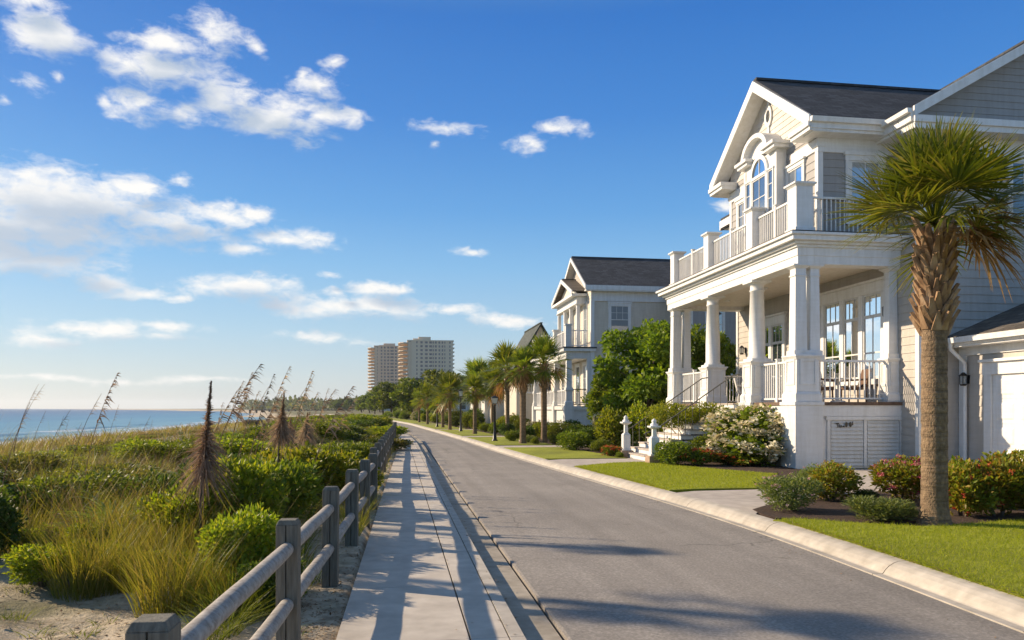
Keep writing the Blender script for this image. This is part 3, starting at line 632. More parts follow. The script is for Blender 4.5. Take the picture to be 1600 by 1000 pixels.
# (source, x, y, width, height, label): the shrubs one can tell apart, near to far
put(DL, -20, 862, 150, 150, 'dark green dune shrub at the edge of the picture beside open sand', X=at_d(-45, 8.2))
put(BL, 350, 905, 150, 150, 'bright leafy shrub right behind the two nearest fence posts', X=at_d(375, 7.6))
put(DL, 425, 900, 120, 105, 'dark low shrub under the bright leafy one behind the top rail', X=at_d(425, 7.0))
put(BL, 300, 800, 150, 130, 'yellow green broad leafed shrub around the foot of the tallest dry plume', X=at_d(285, 9.0))
put(DB, 390, 800, 150, 135, 'bright green shrub between the tall dry plume and the fence', X=at_d(372, 9.6))
put(DM, 430, 778, 160, 118, 'dark rounded shrub behind the third fence post', X=at_d(435, 10.6))
put(DD, 360, 770, 140, 125, 'dark green shrub right of the tallest plume stem', X=at_d(350, 11.6))
put(DM, 115, 790, 170, 95, 'mid green shrub mound on the dune left of the plume', X=at_d(110, 11))
put(DD, 245, 760, 120, 95, 'very dark shrub mound directly left of the tallest plume', X=at_d(235, 12.2))
put(DD, 40, 800, 170, 100, 'dark shrub mass at the far left above the sand', X=at_d(15, 10))
put(DB, 505, 742, 150, 98, 'bright green spreading shrub with pale stems behind the fence', X=at_d(490, 13.5))
put(DB, 565, 715, 95, 62, 'bright green shrub leaning on the fence rails further along', X=at_d(553, 16))
put(DM, 530, 705, 110, 60, 'mid green dune shrub past the spreading bright shrub', X=at_d(512, 18.5))
put(DB, 452, 735, 120, 78, 'small bright shrub left of the spreading shrub', X=at_d(448, 15.5))
put(DM, 585, 693, 80, 48, 'mid green shrub touching the fence where the rails look short', X=at_d(562, 21))
put(DD, 606, 684, 44, 34, 'dark rounded shrub at the end of the fence by the road bend', X=at_d(588, 29))
put(DD, 575, 682, 55, 34, 'dark shrub next to the rounded one near the fence end', X=at_d(566, 27))
put(DM, 160, 735, 130, 55, 'green shrub under the bent grasses with sea right behind', X=at_d(170, 15))
put(DB, 120, 722, 140, 42, 'low yellow green shrub on the dune crest in front of the surf', X=at_d(100, 14.5))
put(DD, 215, 712, 110, 40, 'dark crest shrub in front of the waves', X=at_d(212, 18))
put(DM, 265, 705, 110, 45, 'mid green crest shrub left of the plume top', X=at_d(275, 20))
put(DO, 30, 740, 150, 45, 'olive shrub on the crest at the far left', X=at_d(25, 15))
put(DO, 345, 700, 90, 42, 'olive shrub behind the tallest plume', X=at_d(352, 18))
put(gm[0], 200, 790, 150, 120, 'grey green mound of long wind bent grass on the dune', rz=.2, X=at_d(185, 9.4))
put(gm[0], 175, 745, 110, 75, 'silvery grass mound behind the bent grasses', rz=.3, X=at_d(190, 12.8))
put(gm[1], 95, 770, 110, 85, 'olive grass mound left of the silvery grass', rz=.1, X=at_d(75, 10.2))
put(gm[2], 150, 800, 120, 95, 'straw coloured grass mound beside the grey green mound', rz=0, X=at_d(140, 9.0))
put(gm[1], 470, 705, 110, 40, 'olive grass mound between the second plume and the fence', rz=0, X=at_d(455, 20))
# scatter the rest of the dune, less distinct
r = random.Random(31); taken = 0
for i in range(230):
    d = 13 * (170 / 13) ** r.random(); px = r.uniform(-60, 612)
    x, y = at_d(px, d); q = (sl(y) if y < 250 else -29) - x
    if q < .6 or q > 27 or x < shore(y) + 14: continue
    if d < 26 and px > 470 and q < 2.5: continue
    k = r.random(); src = gm[2] if k < .22 else gm[1] if k < .42 else gm[0] if k < .5 else DO if k < .7 else DM if k < .82 else DD if k < .92 else DB
    s = r.uniform(.9, 2.2) * (1 + d / 150); h = s * r.uniform(.32, .55); h = min(h, 1.05 if q < 14 else .6)
    yl = float(np.interp(px, [-60, 0, 150, 250, 400, 520, 620], [708, 704, 690, 672, 660, 652, 648])) + r.uniform(0, 6); h = min(h, H - (yl - CY) * d / F - gz(x, y))
    if h < .16: continue
    dry = src in gm
    lab = {0: 'grey green grass mound among others on the far dune', 1: 'olive grass mound among others on the far dune', 2: 'straw coloured grass mound among others on the far dune'}[gm.index(src)] if dry else \
          {3: 'olive scrub bush among others on the dune crest', 2: 'mid green scrub bush among others on the dune crest', 1: 'dark scrub bush among others on the dune crest', 0: 'bright green scrub bush among others on the dune crest'}[dn.index(src)]
    copy_tree(src, (x, y, gz(x, y) - .03), r.uniform(0, .6) if dry else r.uniform(0, 6.28), (s, s, h), lab, 'grass mounds on the dune' if dry else 'scrub bushes on the dune')
for i in range(330):       # thick scrub where the dune narrows towards the road end
    d = 26 * (260 / 26) ** r.random(); px = r.uniform(440, 622); x, y = at_d(px, d); q = (sl(y) if y < 250 else -29) - x
    s = r.uniform(1.2, 2.6) * (1 + d / 160)
    if q < .4 + s * .85 or x < shore(y) + 16: continue
    src = r.choice([DB, DM, DD, DO, gm[2], gm[1], DM]); yl = float(np.interp(px, [440, 520, 620], [655, 646, 643])) + r.uniform(-3, 5); h = min(s * r.uniform(.45, .7), 2.0, H - (yl - CY) * d / F - gz(x, y))
    if h < .2: continue
    copy_tree(src, (x, y, gz(x, y) - .03), r.uniform(0, 6.28), (s, s, h), 'straw or olive grass mound in the thicket near the road end' if src in gm else 'scrub bush in the thicket where the dune narrows to the road end', 'thicket near the road end')
for px, d, w_ in ((604, 54, .9), (596, 50, 1.3), (586, 48, 1.7), (574, 48, 2.0), (560, 46, 2.1), (599, 66, 1.0), (588, 62, 1.9), (572, 60, 2.4), (552, 58, 2.6), (545, 66, 2.8), (580, 78, 2.6), (560, 82, 3.0), (535, 74, 3.0)):
    x, y = at_d(px, d); h = H - (rnd.uniform(642, 648) - CY) * d / F - gz(x, y)
    copy_tree(rnd.choice([DD, DM, DB]), (x, y, gz(x, y) - .03), rnd.uniform(0, 6), (w_, w_, h), 'scrub bush in the thicket where the dune narrows to the road end', 'thicket near the road end')
# tall yellow green grass in the foreground and thinner grass over the dune: nobody could count it
TU = []
def tufts(spec, mat, name, label, segs=None):
    parts = [tuft(s, n, R, h, W, le, dr, (x, y, gz(x, y) - .02)) for s, (x, y, n, R, h, W, le, dr) in enumerate(spec)]
    return tag(struct(np_mesh(name, *join(parts), mat), 'stuff'), label, 'grass')
sp = []
for px, py, n, R, h in ((-15, 885, 120, .2, .6), (20, 890, 110, .2, .55), (45, 875, 100, .2, .6), (-40, 900, 90, .2, .5), (120, 935, 150, .16, .72), (155, 930, 150, .15, .80), (185, 925, 120, .15, .7), (95, 900, 90, .14, .55), (250, 955, 150, .16, .72), (285, 950, 150, .17, .78), (320, 940, 130, .16, .68), (225, 925, 110, .15, .7),
                        (350, 955, 90, .14, .5), (205, 890, 150, .2, .75), (265, 895, 150, .2, .75), (310, 890, 150, .2, .75), (150, 880, 150, .2, .7), (60, 880, 90, .2, .45), (340, 880, 110, .2, .6), (70, 850, 110, .25, .6), (110, 850, 120, .25, .7), (250, 850, 140, .25, .72), (190, 850, 140, .25, .7),
                        (330, 835, 110, .25, .6), (140, 815, 120, .3, .7), (280, 820, 120, .3, .7), (20, 835, 90, .3, .55), (60, 815, 110, .3, .6), (230, 815, 120, .3, .7), (380, 830, 110, .25, .5), (400, 800, 90, .3, .5), (30, 800, 110, .35, .6), (90, 790, 120, .35, .6), (180, 785, 120, .35, .65), (260, 785, 110, .35, .6), (330, 790, 90, .3, .55), (420, 850, 70, .2, .4), (130, 765, 110, .4, .55), (210, 765, 110, .4, .6), (300, 765, 90, .4, .55), (20, 770, 110, .4, .5), (400, 770, 80, .4, .45)):
    x, y = P(px, py, 0); sp.append((x, y, int(n * 1.8), R * 1.25, h * 1.02, .0062, .38, .33))
tufts(sp, L['grass'], 'dune_grass', 'tall yellow green dune grass rising from the bare sand')
sp = []
for px, py, n, R, h in ((345, 985, 110, .13, .42), (370, 965, 110, .14, .45), (400, 950, 100, .14, .4), (325, 1000, 90, .12, .4), (420, 935, 80, .15, .35), (380, 920, 90, .18, .45), (470, 880, 50, .1, .25), (500, 905, 30, .08, .14), (20, 975, 40, .12, .14), (60, 985, 35, .14, .12), (130, 990, 25, .12, .12), (160, 970, 20, .1, .1), (30, 940, 30, .12, .12), (455, 985, 20, .1, .12), (100, 1000, 30, .16, .1)):
    x, y = P(px, py, 0); sp.append((x, y, n, R, h, .007, .8, .8))
tufts(sp, L['green_grass'], 'low_grass', 'low green grass at the feet of the fence and on the sand')
sp = []; r = random.Random(8)
for i in range(46):
    px, py = r.uniform(330, 485), r.uniform(845, 960); x, y = P(px, py, 0)
    if x < sl(y) - .5: sp.append((x, y, int(r.uniform(30, 60)), .15, r.uniform(.35, .7), .006, .5, .45))
tufts(sp, L['green_grass'], 'fence_grass', 'tall green grass between the dune shrubs and the fence')
sp = []
for i in range(150):
    d = r.uniform(8.2, 18); px = r.uniform(-20, 500); x, y = at_d(px, d)
    if sl(y) - x < .9: continue
    sp.append((x, y, int(r.uniform(12, 26)), .16, r.uniform(.75, 1.25), .0055, .42, .42))
tufts(sp[:80], L['grass'], 'tall_dune_grass', 'tall thin grass rising through the dune shrubs'); tufts(sp[80:], L['dry'], 'tall_dry_grass', 'tall dry grass rising through the dune shrubs')
sp = []
for px, py, n, h in ((548, 835, 110, .55), (556, 825, 90, .6), (566, 800, 80, .5), (575, 782, 70, .45), (583, 765, 60, .45), (590, 750, 60, .4), (597, 735, 60, .4), (602, 722, 50, .4), (607, 710, 50, .4), (611, 700, 50, .35), (615, 692, 40, .35), (617, 686, 40, .35)):
    x, y = P(px, py, 0); sp.append((min(x, sl(y) - .1), y, n, .12, h, .008, .5, .45))
tufts(sp, L['grass'], 'verge_grass', 'yellow grass growing through the fence beside the sidewalk')
sp = []
for i in range(900):
    d = 9 * (120 / 9) ** r.random(); px = r.uniform(-40, 600); x, y = at_d(px, d); q = sl(y) - x
    if q < 1.0 or q > 24 or y > 240 or (d < 13 and px < 330): continue
    sp.append((x, y, int(r.uniform(14, 34)), .3 + d * .012, r.uniform(.35, .8), .006 + d * .0006, .45, .5))
k = len(sp) // 2
tufts(sp[:k], L['dry'], 'dry_dune_grass', 'thin straw coloured grass scattered over the dune')
tufts(sp[k:], L['grass'], 'crest_grass', 'yellow green grass scattered over the dune crest')
for i in range(26):
    px, py = rnd.uniform(40, 400), rnd.uniform(760, 925); x, y = P(px, py, gz(*P(px, py, .1))); w_ = rnd.uniform(.35, .7)
    copy_tree(rnd.choice([BL, DB, DM, BL]), (x, y, gz(x, y) - .03), rnd.uniform(0, 6), (w_, w_, w_ * rnd.uniform(.6, .95)), 'small leafy weed growing among the tall dune grass', 'weeds in the dune grass')
# leaf litter and debris on the bare sand
rg = np.random.default_rng(4); n = 2600
px = np.where(rg.random(n) < .5, rg.uniform(440, 575, n), rg.uniform(-20, 470, n)); py = rg.uniform(845, 1030, n)
pp = np.array([(*P(a, b, 0), 0) for a, b in zip(px, py)]); keep = np.array([p[0] < sl(p[1]) - .02 for p in pp]); pp = pp[keep]
pp[:, 2] = [gz(a, b) + .006 for a, b, c in pp]; n = len(pp); a = unit(rg.normal(size=(n, 3)) * np.array([1, 1, .25])); b = unit(np.cross(a, rg.normal(size=(n, 3)) * .3 + np.array([0, 0, 1])))
tag(struct(np_mesh('leaf_litter', *leaf_quads(pp, a, b, rg.uniform(.02, .07, n), rg.uniform(.006, .022, n)), L['litter']), 'stuff'), 'dry leaves and twigs lying on the sand by the fence', 'leaf litter')
n = 420; yy = rg.uniform(4, 26, n); side = rg.random(n) < .5; xx = np.where(side, [rr(v) for v in yy], [rl(v) for v in yy]) + np.where(side, -.2 + rg.normal(size=n) * .16, -.25 - np.abs(rg.normal(size=n)) * .25); k = rg.random(n)
zz = np.where(side, np.where(xx > [rr(v) - .14 for v in yy], -9, -.072), np.where(xx > [rl(v) - .38 for v in yy], -.098, .008)); kk = zz > -5; pp = np.stack([xx, yy, zz], 1)[kk]; n = len(pp); a = unit(rg.normal(size=(n, 3)) * np.array([1, 1, .12])); b = unit(np.cross(a, np.array([0, 0, 1.0]) + rg.normal(size=(n, 3)) * .25))
tag(struct(np_mesh('fallen_leaves', *leaf_quads(pp, a, b, rg.uniform(.02, .055, n), rg.uniform(.008, .022, n)), L['litter']), 'stuff'), 'fallen leaves blown along the gutter and the kerb', 'leaf litter')
# sea oats: thin stalks with drooping seed heads
def oat_proto(seed, head=True):
    t = thing('sea_oat', 'sea oat', 'sea oat'); r = np.random.default_rng(seed); mb = MB()
    pts = [(.30 * (k / 9) ** 2.1, 0, k / 9) for k in range(10)]
    mb.tube(pts, [.0042 - .0003 * k for k in range(10)], 5); mb.build('stalk', L['plume'], t)
    n = 46 if head else 12; u = r.uniform(.66 if head else .8, 1, n); p = np.stack([.30 * u ** 2.1, np.zeros(n), u], 1)
    a = unit(np.stack([r.uniform(.1, 1, n), r.normal(size=n) * .35, r.uniform(-.3, .9, n)], 1))
    np_mesh('seed_head', *strips(p, a, np.array([[.2, 0, -.7]]).repeat(n, 0), r.uniform(.03, .085, n) * (1.15 - .5 * (u - .66) / .34), np.full(n, .012 if head else .006), 2, r=r), L['plume'], t); return t
oats = [proto(oat_proto(1)), proto(oat_proto(2)), proto(oat_proto(3, False))]
SO = [(-5, 720, 628, 11), (18, 735, 600, 2), (20, 745, 600, 2), (45, 740, 642, 2), (62, 735, 640, 2), (78, 735, 650, 2), (90, 725, 655, 2), (105, 730, 615, 2), (100, 735, 660, 2), (128, 725, 583, 0), (125, 728, 655, 2), (160, 712, 632, 2), (182, 706, 652, 2), (150, 722, 668, 2), (200, 704, 650, 2), (225, 702, 655, 2), (245, 700, 660, 2),
      (322, 735, 568, 0), (316, 735, 604, 1), (340, 705, 594, 1), (350, 700, 602, 1), (355, 700, 582, 0), (362, 700, 604, 2), (372, 700, 610, 1), (383, 695, 584, 0), (398, 696, 610, 2), (392, 697, 608, 1), (403, 692, 572, 0), (412, 690, 604, 2), (436, 690, 586, 2), (446, 688, 580, 0), (455, 686, 612, 1), (470, 682, 608, 1), (478, 681, 604, 0), (487, 680, 606, 1), (500, 680, 620, 1), (420, 690, 640, 2), (375, 700, 634, 1), (330, 712, 628, 1), (460, 690, 640, 1)]
for i, (px, y0, y1, s) in enumerate(SO):
    d = {0: 12.5, 1: 15, 2: 14}.get(s, 10) + rnd.uniform(-1.5, 3); x, y = at_d(px, d); g = gz(x, y); h = H + (CY - y1) * d / F - g
    copy_tree(oats[s if s < 3 else 2], (x, y, g), -.15 + rnd.uniform(-.35, .35), (h * rnd.uniform(.5, 1.3), h * .9, h), 'tall feathery sea oat stalk with a seed head bending right above the horizon' if s < 2 else 'bare thin sea oat stalk standing in front of the sea', 'feathery sea oats' if s < 2 else 'bare sea oat stalks')
# dry brown plumes
def plume(px, d, ytop, wpx, label, seed, yfluff):
    x, y = at_d(px, d); g = gz(x, y); k = d / F; h = H + (CY - ytop) * k - g; z0 = H + (CY - yfluff) * k - g
    t = thing('dry_plume', label, 'dried plant', (x, y, g)); r = np.random.default_rng(seed); mb = MB()
    mb.tube([(x, y, g - .05), (x + .01, y, g + h * .35), (x + .03 * h, y, g + h * .75), (x + .06 * h, y, g + h)], [.018, .016, .011, .003], 7); mb.build('stem', M['bark'], t)
    n = 2600; u = r.random(n) ** .85; z = z0 + (h - z0) * u; an = r.uniform(0, 6.28, n); o = np.stack([np.cos(an), np.sin(an), np.zeros(n)], 1); w = wpx * k * .5
    prof = np.interp(u, [0, .12, .35, .55, .8, 1], [.9, 1.1, .7, .24, .12, .05]); p = np.stack([.06 * h * (z / h) ** 1.5, np.zeros(n), z], 1)
    a = unit(o * (.75 + .3 * r.random(n))[:, None] + np.array([0, 0, 1.0]) * np.interp(u, [0, .35, .5, 1], [-.1, .1, .9, 1.6])[:, None] + r.normal(size=(n, 3)) * .4); prof = prof * (1 + .35 * np.sin(an * 3 + u * 14 + seed)) * (1 + .35 * np.sin(u * 37 + an * 1.3))
    np_mesh('plume', *strips(p, a, o * .1 + np.array([0, 0, -.8]) * np.interp(u, [0, .5, 1], [1.2, .5, .1])[:, None], w * prof * r.uniform(.5, 1.25, n) * 1.75, np.full(n, .012), 3, r=r), L['plume'], t); return t
plume(312, 8.6, 596, 40, 'tallest dry brown plume standing above the dune shrubs', 5, 745)
plume(432, 12.5, 614, 24, 'second dry brown plume right of the tallest one', 6, 684)
plume(473, 17, 644, 22, 'short stubby dry plume nearest the fence', 7, 684)
plume(449, 20, 652, 18, 'small pale dry plume between two darker ones', 8, 682)
# ------------------------------------------------------------------ garden plants on the right
BF = lambda **k: k
g_round = proto(shrub_proto('garden_shrub', L['mid'], 41, 3200, .07, .04, .95, z=.48))
g_dark = proto(shrub_proto('garden_shrub', L['dark'], 42, 3200, .07, .04, .95, z=.48))
g_bright = proto(shrub_proto('garden_shrub', L['bright'], 43, 3000, .075, .045, .95, z=.48))
g_hyd = proto(shrub_proto('hydrangea_bush', L['mid'], 44, 3600, .075, .05, .95, L['cream'], 380, .06, z=.5, ftop=.0))
g_pink = proto(shrub_proto('flowering_shrub', L['grey'], 45, 4200, .075, .022, .95, L['blush'], 46, .028, up=.6, z=.48))
g_yel = proto(shrub_proto('flowering_shrub', L['red'], 46, 3400, .075, .04, .95, L['yellow'], 50, .03, z=.48))
g_red = proto(shrub_proto('flowering_shrub', L['red'], 47, 3000, .085, .04, .95, L['pink'], 64, .055, up=.5, z=.48, ftop=.5))
g_low = proto(shrub_proto('spiky_shrub', L['grey'], 48, 3400, .11, .024, .8, up=.9, z=.42))
g_hedge = proto(shrub_proto('hedge_shrub', L['red'], 49, 4200, .085, .042, 1.0, L['orange'], 60, .035, z=.5, up=.5))
g_or = proto(shrub_proto('flowering_shrub', L['mid'], 50, 2200, .085, .045, .8, L['orange'], 120, .045, z=.42, ftop=.6))
Z = .065
put(g_hyd, 1178, 724, 172, 98, 'large rounded hydrangea bush covered in cream flower heads before the porch', z=Z, rz=1.0)
put(g_pink, 1234, 797, 100, 66, 'grey green shrub with blush flowers at the tip of the bed', z=Z)
put(g_yel, 1300, 782, 95, 68, 'rounded shrub with golden leaf tips behind the driveway bed', z=Z)
put(g_pink, 1275, 770, 70, 52, 'small pale flowering shrub tucked between two larger shrubs by the drive', z=Z)
put(g_low, 1378, 812, 125, 46, 'low spreading grey green spiky shrub left of the big palm trunk', z=Z)
put(g_red, 1405, 780, 95, 66, 'shrub with hot pink blooms directly left of the big palm', z=Z)
put(g_red, 1430, 768, 70, 62, 'taller pink flowered shrub partly behind the big palm trunk', z=Z)
put(g_dark, 1352, 782, 40, 22, 'small dark low plant beside the pink flowered shrub', z=Z)
put(g_hedge, 1505, 806, 105, 94, 'reddish leafed hedge shrub directly right of the big palm', z=Z)
put(g_hedge, 1560, 806, 120, 98, 'bushy hedge shrub before the white garage door', z=Z)
put(g_hedge, 1625, 806, 130, 100, 'tall hedge shrub cut off by the edge of the picture', z=Z)
put(g_hedge, 1590, 785, 120, 86, 'hedge shrub behind the front ones below the garage door', z=Z)
put(g_yel, 1488, 790, 70, 84, 'yellow tipped shrub wedged behind the big palm trunk', z=Z)
put(g_dark, 1277, 727, 40, 24, 'small dark round bush at the foot of the white corner pier', z=Z)
put(g_or, 1135, 726, 70, 28, 'low orange flowering plant left of the hydrangea', z=Z)
put(g_round, 1108, 721, 66, 50, 'green bush hiding the right side of the porch steps', z=Z)
put(g_or, 1160, 728, 44, 14, 'flat orange flowering plant at the foot of the hydrangea', z=Z)
put(g_round, 1052, 726, 68, 46, 'low green bush beside the right newel post', z=Z)
put(g_or, 1086, 727, 58, 34, 'low bush with orange blooms under the many stemmed shrub', z=Z)
put(g_bright, 1008, 702, 82, 84, 'bright green bush behind the steps handrail', z=Z, X=(9.9, 30.0))
put(g_bright, 985, 700, 62, 76, 'bright bush right behind the left newel post', z=Z, X=(8.7, 30.5))
put(g_hyd, 953, 694, 60, 58, 'smaller cream hydrangea left of the newel posts', z=Z)
put(g_round, 897, 703, 64, 36, 'rounded green bush with a few blooms at the lawn edge', z=Z)
put(g_dark, 918, 698, 52, 36, 'dark green bush beside the rounded one at the lawn edge', z=Z)
put(g_round, 938, 706, 38, 24, 'small green bush behind the middle lawn', z=Z)
put(g_or, 957, 713, 40, 22, 'low orange flowered bush left of the newel post', z=Z)
put(g_round, 968, 715, 15, 12, 'tiny round bush at the newel post base', z=Z)
put(g_dark, 905, 690, 50, 32, 'dark hedge bush below the second house porch', z=Z, X=at_d(905, 40))
put(g_dark, 935, 690, 60, 34, 'dark hedge bush under the garden tree', z=Z, X=at_d(936, 39))
put(g_round, 870, 688, 50, 36, 'green bush right of the nearest street palm', z=Z, X=at_d(872, 41))
put(g_dark, 868, 694, 26, 18, 'little dark ball bush at the palm foot', z=Z)
put(g_round, 836, 694, 16, 14, 'little ball bush left of the palm foot', z=Z)
put(g_pink, 826, 692, 22, 15, 'small greyish pink bush left of the palm', z=Z)
put(g_round, 800, 689, 28, 20, 'round clipped bush on a short stem at the lawn edge', z=Z)
put(g_hyd, 830, 680, 40, 28, 'pale flowered bush before the second house', z=Z, X=at_d(832, 45))
put(g_bright, 845, 676, 40, 28, 'yellow green bush at the corner of the second house', z=Z, X=at_d(848, 44))
r = random.Random(77); k = 0
for d in np.linspace(42, 150, 46):
    y = d; side = k % 2; x = rr(y) + 3.2 + side * r.uniform(1.4, 2.8) + r.uniform(-.3, .4); src = r.choice([g_round, g_dark, g_round, g_dark, g_bright, g_pink, g_hyd]); s = r.uniform(1.1, 1.9) * (1 + .25 * side); k += 1
    copy_tree(src, (x, y, .05), r.uniform(0, 6.28), (s, s, s * r.uniform(.65, .95)), {g_round: 'green bush in the long row of bushes beside the road lawn', g_dark: 'dark green bush in the long row beside the road lawn', g_bright: 'yellow green bush in the long row beside the road lawn', g_pink: 'greyish bush in the long row beside the road lawn', g_hyd: 'cream flowered bush in the long row beside the road lawn'}[src], 'bushes along the road lawn')
# many stemmed shrub before the porch steps
x, y = P(1085, 716, Z); t = thing('multi_stem_shrub', 'many stemmed shrub with flat green top before the porch steps', 'shrub', (x, y, Z)); mb = MB(); r = random.Random(5); lb = []
for i in range(13):
    a = i * 2.4; q = r.uniform(.4, 1.35); hh = r.uniform(1.15, 1.6)
    c = (x + cos(a) * q, y + sin(a) * q * .8, Z + hh)
    mb.tube([(x + cos(a) * .06, y + sin(a) * .06, Z - .05), (x + cos(a) * q * .45, y + sin(a) * q * .4, Z + hh * .5), c], [.032, .022, .009], 7); lb.append((cos(a) * q * 1.05, sin(a) * q * .8, hh + .1, .45, .45, .27))
mb.build('stem', M['skin_pale'], t); lb.append((0, 0, 1.5, .6, .6, .3))
np_mesh('foliage', *cloud(51, lb, 12000, .075, .042, .4, .4), L['bright'], t)
# tree between the houses
tr1 = proto(tree_proto('garden_tree', L['tree'], 61, 8500, .044, .026, .58, .37, .018, low=.28, nl=17)); trf = [proto(tree_proto('broad_tree', L['tree_far'], 62 + i, 2600, .075, .05, .6, .36, .022, low=.34, nl=9)) for i in range(3)]
trm = [proto(tree_proto('broad_tree', L['tree'], 66 + i, 3000, .07, .046, .6, .36, .022, low=.28, nl=9)) for i in range(2)]
x, y = at_d(1015, 37); copy_tree(tr1, (x, y, 0), .6, (6.9, 6.9, 6.1), 'leafy green garden tree standing between the two big houses', cat='tree')
x, y = at_d(1105, 38); copy_tree(tr1, (x, y, 0), 2.6, (4.6, 4.6, 5.9), 'darker garden tree seen between the porch columns', cat='tree')
x, y = at_d(955, 40); copy_tree(tr1, (x, y, 0), 4.0, (4.0, 4.0, 3.9), 'lower garden tree left of the leafy tree by the second house', cat='tree')
# ------------------------------------------------------------------ palms along the road
x, y = P(1460, 818, .075)
palm = make_palm(3, 4.30, .172, 1.46, 46, 7, 130, 44, 'tall near palm with a rough boot covered upper trunk before the garage', (x, y, .075), 'palms along the road', .70, near_dead=True)
for gx_, gy_, hh_, sd_ in ((1080, 958, 8.3, 31), (930, 858, 8.6, 32)):
    x, y = P(gx_, gy_, -.07); x += -1.829 * hh_; y += 1.025 * hh_; make_palm(sd_, hh_ - .3, .09, .85 if sd_ == 31 else .45, 18, 2, 24, 16, 'tall dune palm out of view on the sea side whose shadow crosses the road', (x, y, gz(x, y)), 'dune palms on the sea side', .72)
def far_palm(px, py, ycrown, w, label, seed, dead=2):
    x, y = P(px, py, .07); d = depth(x, y); k = d / F; h = H + (CY - ycrown) * k - .07
    make_palm(seed, h, .125 + .02 * (d < 45), w * k * .60, 34, dead, 40, 24, label, (x, y, .07), 'palms along the road', .72, fall=122)
far_palm(850, 692, 570, 78, 'nearest street palm in front of the second house', 12, 2)
far_palm(817, 693, 578, 62, 'palm with a shaggy brown skirt left of the nearest street palm', 13, 14)
far_palm(793, 682, 580, 74, 'tall green palm behind the black street lamp', 14, 2)
far_palm(746, 664, 598, 66, 'green palm before the pale twin gabled house', 15, 2)
far_palm(742, 678, 612, 44, 'slim palm just left of the tall green ones', 16, 5)
far_palm(770, 676, 604, 60, 'half hidden palm behind the street lamp', 17, 6)
far_palm(703, 671, 615, 56, 'leaning green palm at the row middle', 18, 2)
far_palm(692, 668, 624, 44, 'small palm with a brownish crown further along', 19, 5)
far_palm(668, 663, 622, 38, 'far palm near the road end', 20, 2)
far_palm(655, 660, 628, 30, 'last palm of the row by the road end', 21, 2)
# ------------------------------------------------------------------ street lamps
def lamp(px, py, ytop, label):
    x, y = P(px, py, .07); k = depth(x, y) / F; h = H + (CY - ytop) * k - .07
    t = thing('street_lamp', label, 'street lamp', (x, y, .07), 0, 'street lamps on the road lawn'); mb = MB()
    mb.lathe(x, y, [(.05, .16), (.12, .16), (.16, .11), (.5, .085), (.55, .07), (h * .78, .05), (h * .79, .075), (h * .80, .075), (h * .805, .045)], 14); mb.build('post', M['black'], t)
    mb = MB(); z = h * .805; a = h - z
    mb.frus(x, y, z + .02, z + a * .12, .07, .12); mb.frus(x, y, z + a * .74, z + a * .80, .19, .17); mb.frus(x, y, z + a * .80, z + a, .165, .02)
    for sx in (-1, 1):
        for sy in (-1, 1): mb.tube([(x + sx * .11, y + sy * .11, z + a * .12), (x + sx * .165, y + sy * .165, z + a * .75)], .012, 5)
    mb.build('lantern', M['black'], t)
    mb = MB(); mb.frus(x, y, z + a * .13, z + a * .73, .10, .15); mb.build('lantern_glass', M['white2'], t)
lamp(773, 689, 616, 'black street lamp with a pale lantern on the road lawn')
lamp(815, 690, 598, 'taller dark street lamp close to the shaggy palm')
lamp(683, 667, 598, 'distant street lamp with a pale globe among the palms')
lamp(720, 674, 606, 'distant dark street lamp before the pale house')
# ------------------------------------------------------------------ houses
def siding(mb, fr, a0, a1, z0, z1, step=.24, lip=.022, clip=None):
    """lapped boards; clip(z) gives the extent at height z (gables)"""
    z = z0; first = True
    while z < z1 - .01:
        t = min(z + step, z1)
        l0, r0 = clip(z) if clip else (a0, a1); l1, r1 = clip(t) if clip else (a0, a1)
        if r0 - l0 > .02:
            mb.add([fr(l0, z, lip), fr(r0, z, lip), fr(r1, t, .003), fr(l1, t, .003), fr(l0, z, 0), fr(r0, z, 0)], [(0, 1, 2, 3), (4, 5, 1, 0)])
        z = t
def block(mb, x0, x1, y0, y1, z0, z1): mb.box(x0, x1, y0, y1, z0, z1)
def window(parent, fr, a0, a1, z0, z1, glass='glass', cas=.12, cols=2, rows=2, rail=.5, sill=True, head=.06, mat='white', grid_top=True, name='window'):
    mb = MB(); d = .07
    mb.fb(fr, a0 - cas, a0, z0, z1, 0, d); mb.fb(fr, a1, a1 + cas, z0, z1, 0, d)
    mb.fb(fr, a0 - cas - .02, a1 + cas + .02, z1, z1 + cas, 0, d + .012)
    if head: mb.fb(fr, a0 - cas - .06, a1 + cas + .06, z1 + cas, z1 + cas + head, 0, d + .05)
    mb.fb(fr, a0 - cas - .04, a1 + cas + .04, z0 - (.08 if sill else cas), z0, 0, d + .04 if sill else d)
    s = .045
    mb.fb(fr, a0, a0 + s, z0, z1, .015, .05); mb.fb(fr, a1 - s, a1, z0, z1, .015, .05)
    mb.fb(fr, a0 + s, a1 - s, z0, z0 + s * 1.3, .015, .05); mb.fb(fr, a0 + s, a1 - s, z1 - s, z1, .015, .05)
    zr = z0 + (z1 - z0) * rail
    if rail: mb.fb(fr, a0 + s, a1 - s, zr - .025, zr + .025, .015, .056)
    w = .011
    lo = zr if (rail and grid_top) else z0
    for i in range(1, cols):
        a = a0 + (a1 - a0) * i / cols; mb.fb(fr, a - w, a + w, lo + .025, z1 - s, .02, .04)
    for j in range(1, rows):
        z = lo + (z1 - lo) * j / rows; mb.fb(fr, a0 + s, a1 - s, z - w, z + w, .02, .038)
    o = mb.build(name, M[mat], parent)
    mb = MB(); mb.add([fr(a0, z0, .026), fr(a1, z0, .026), fr(a1, z1, .026), fr(a0, z1, .026)], [(0, 1, 2, 3)]); mb.build('pane', M[glass], o)
    return o
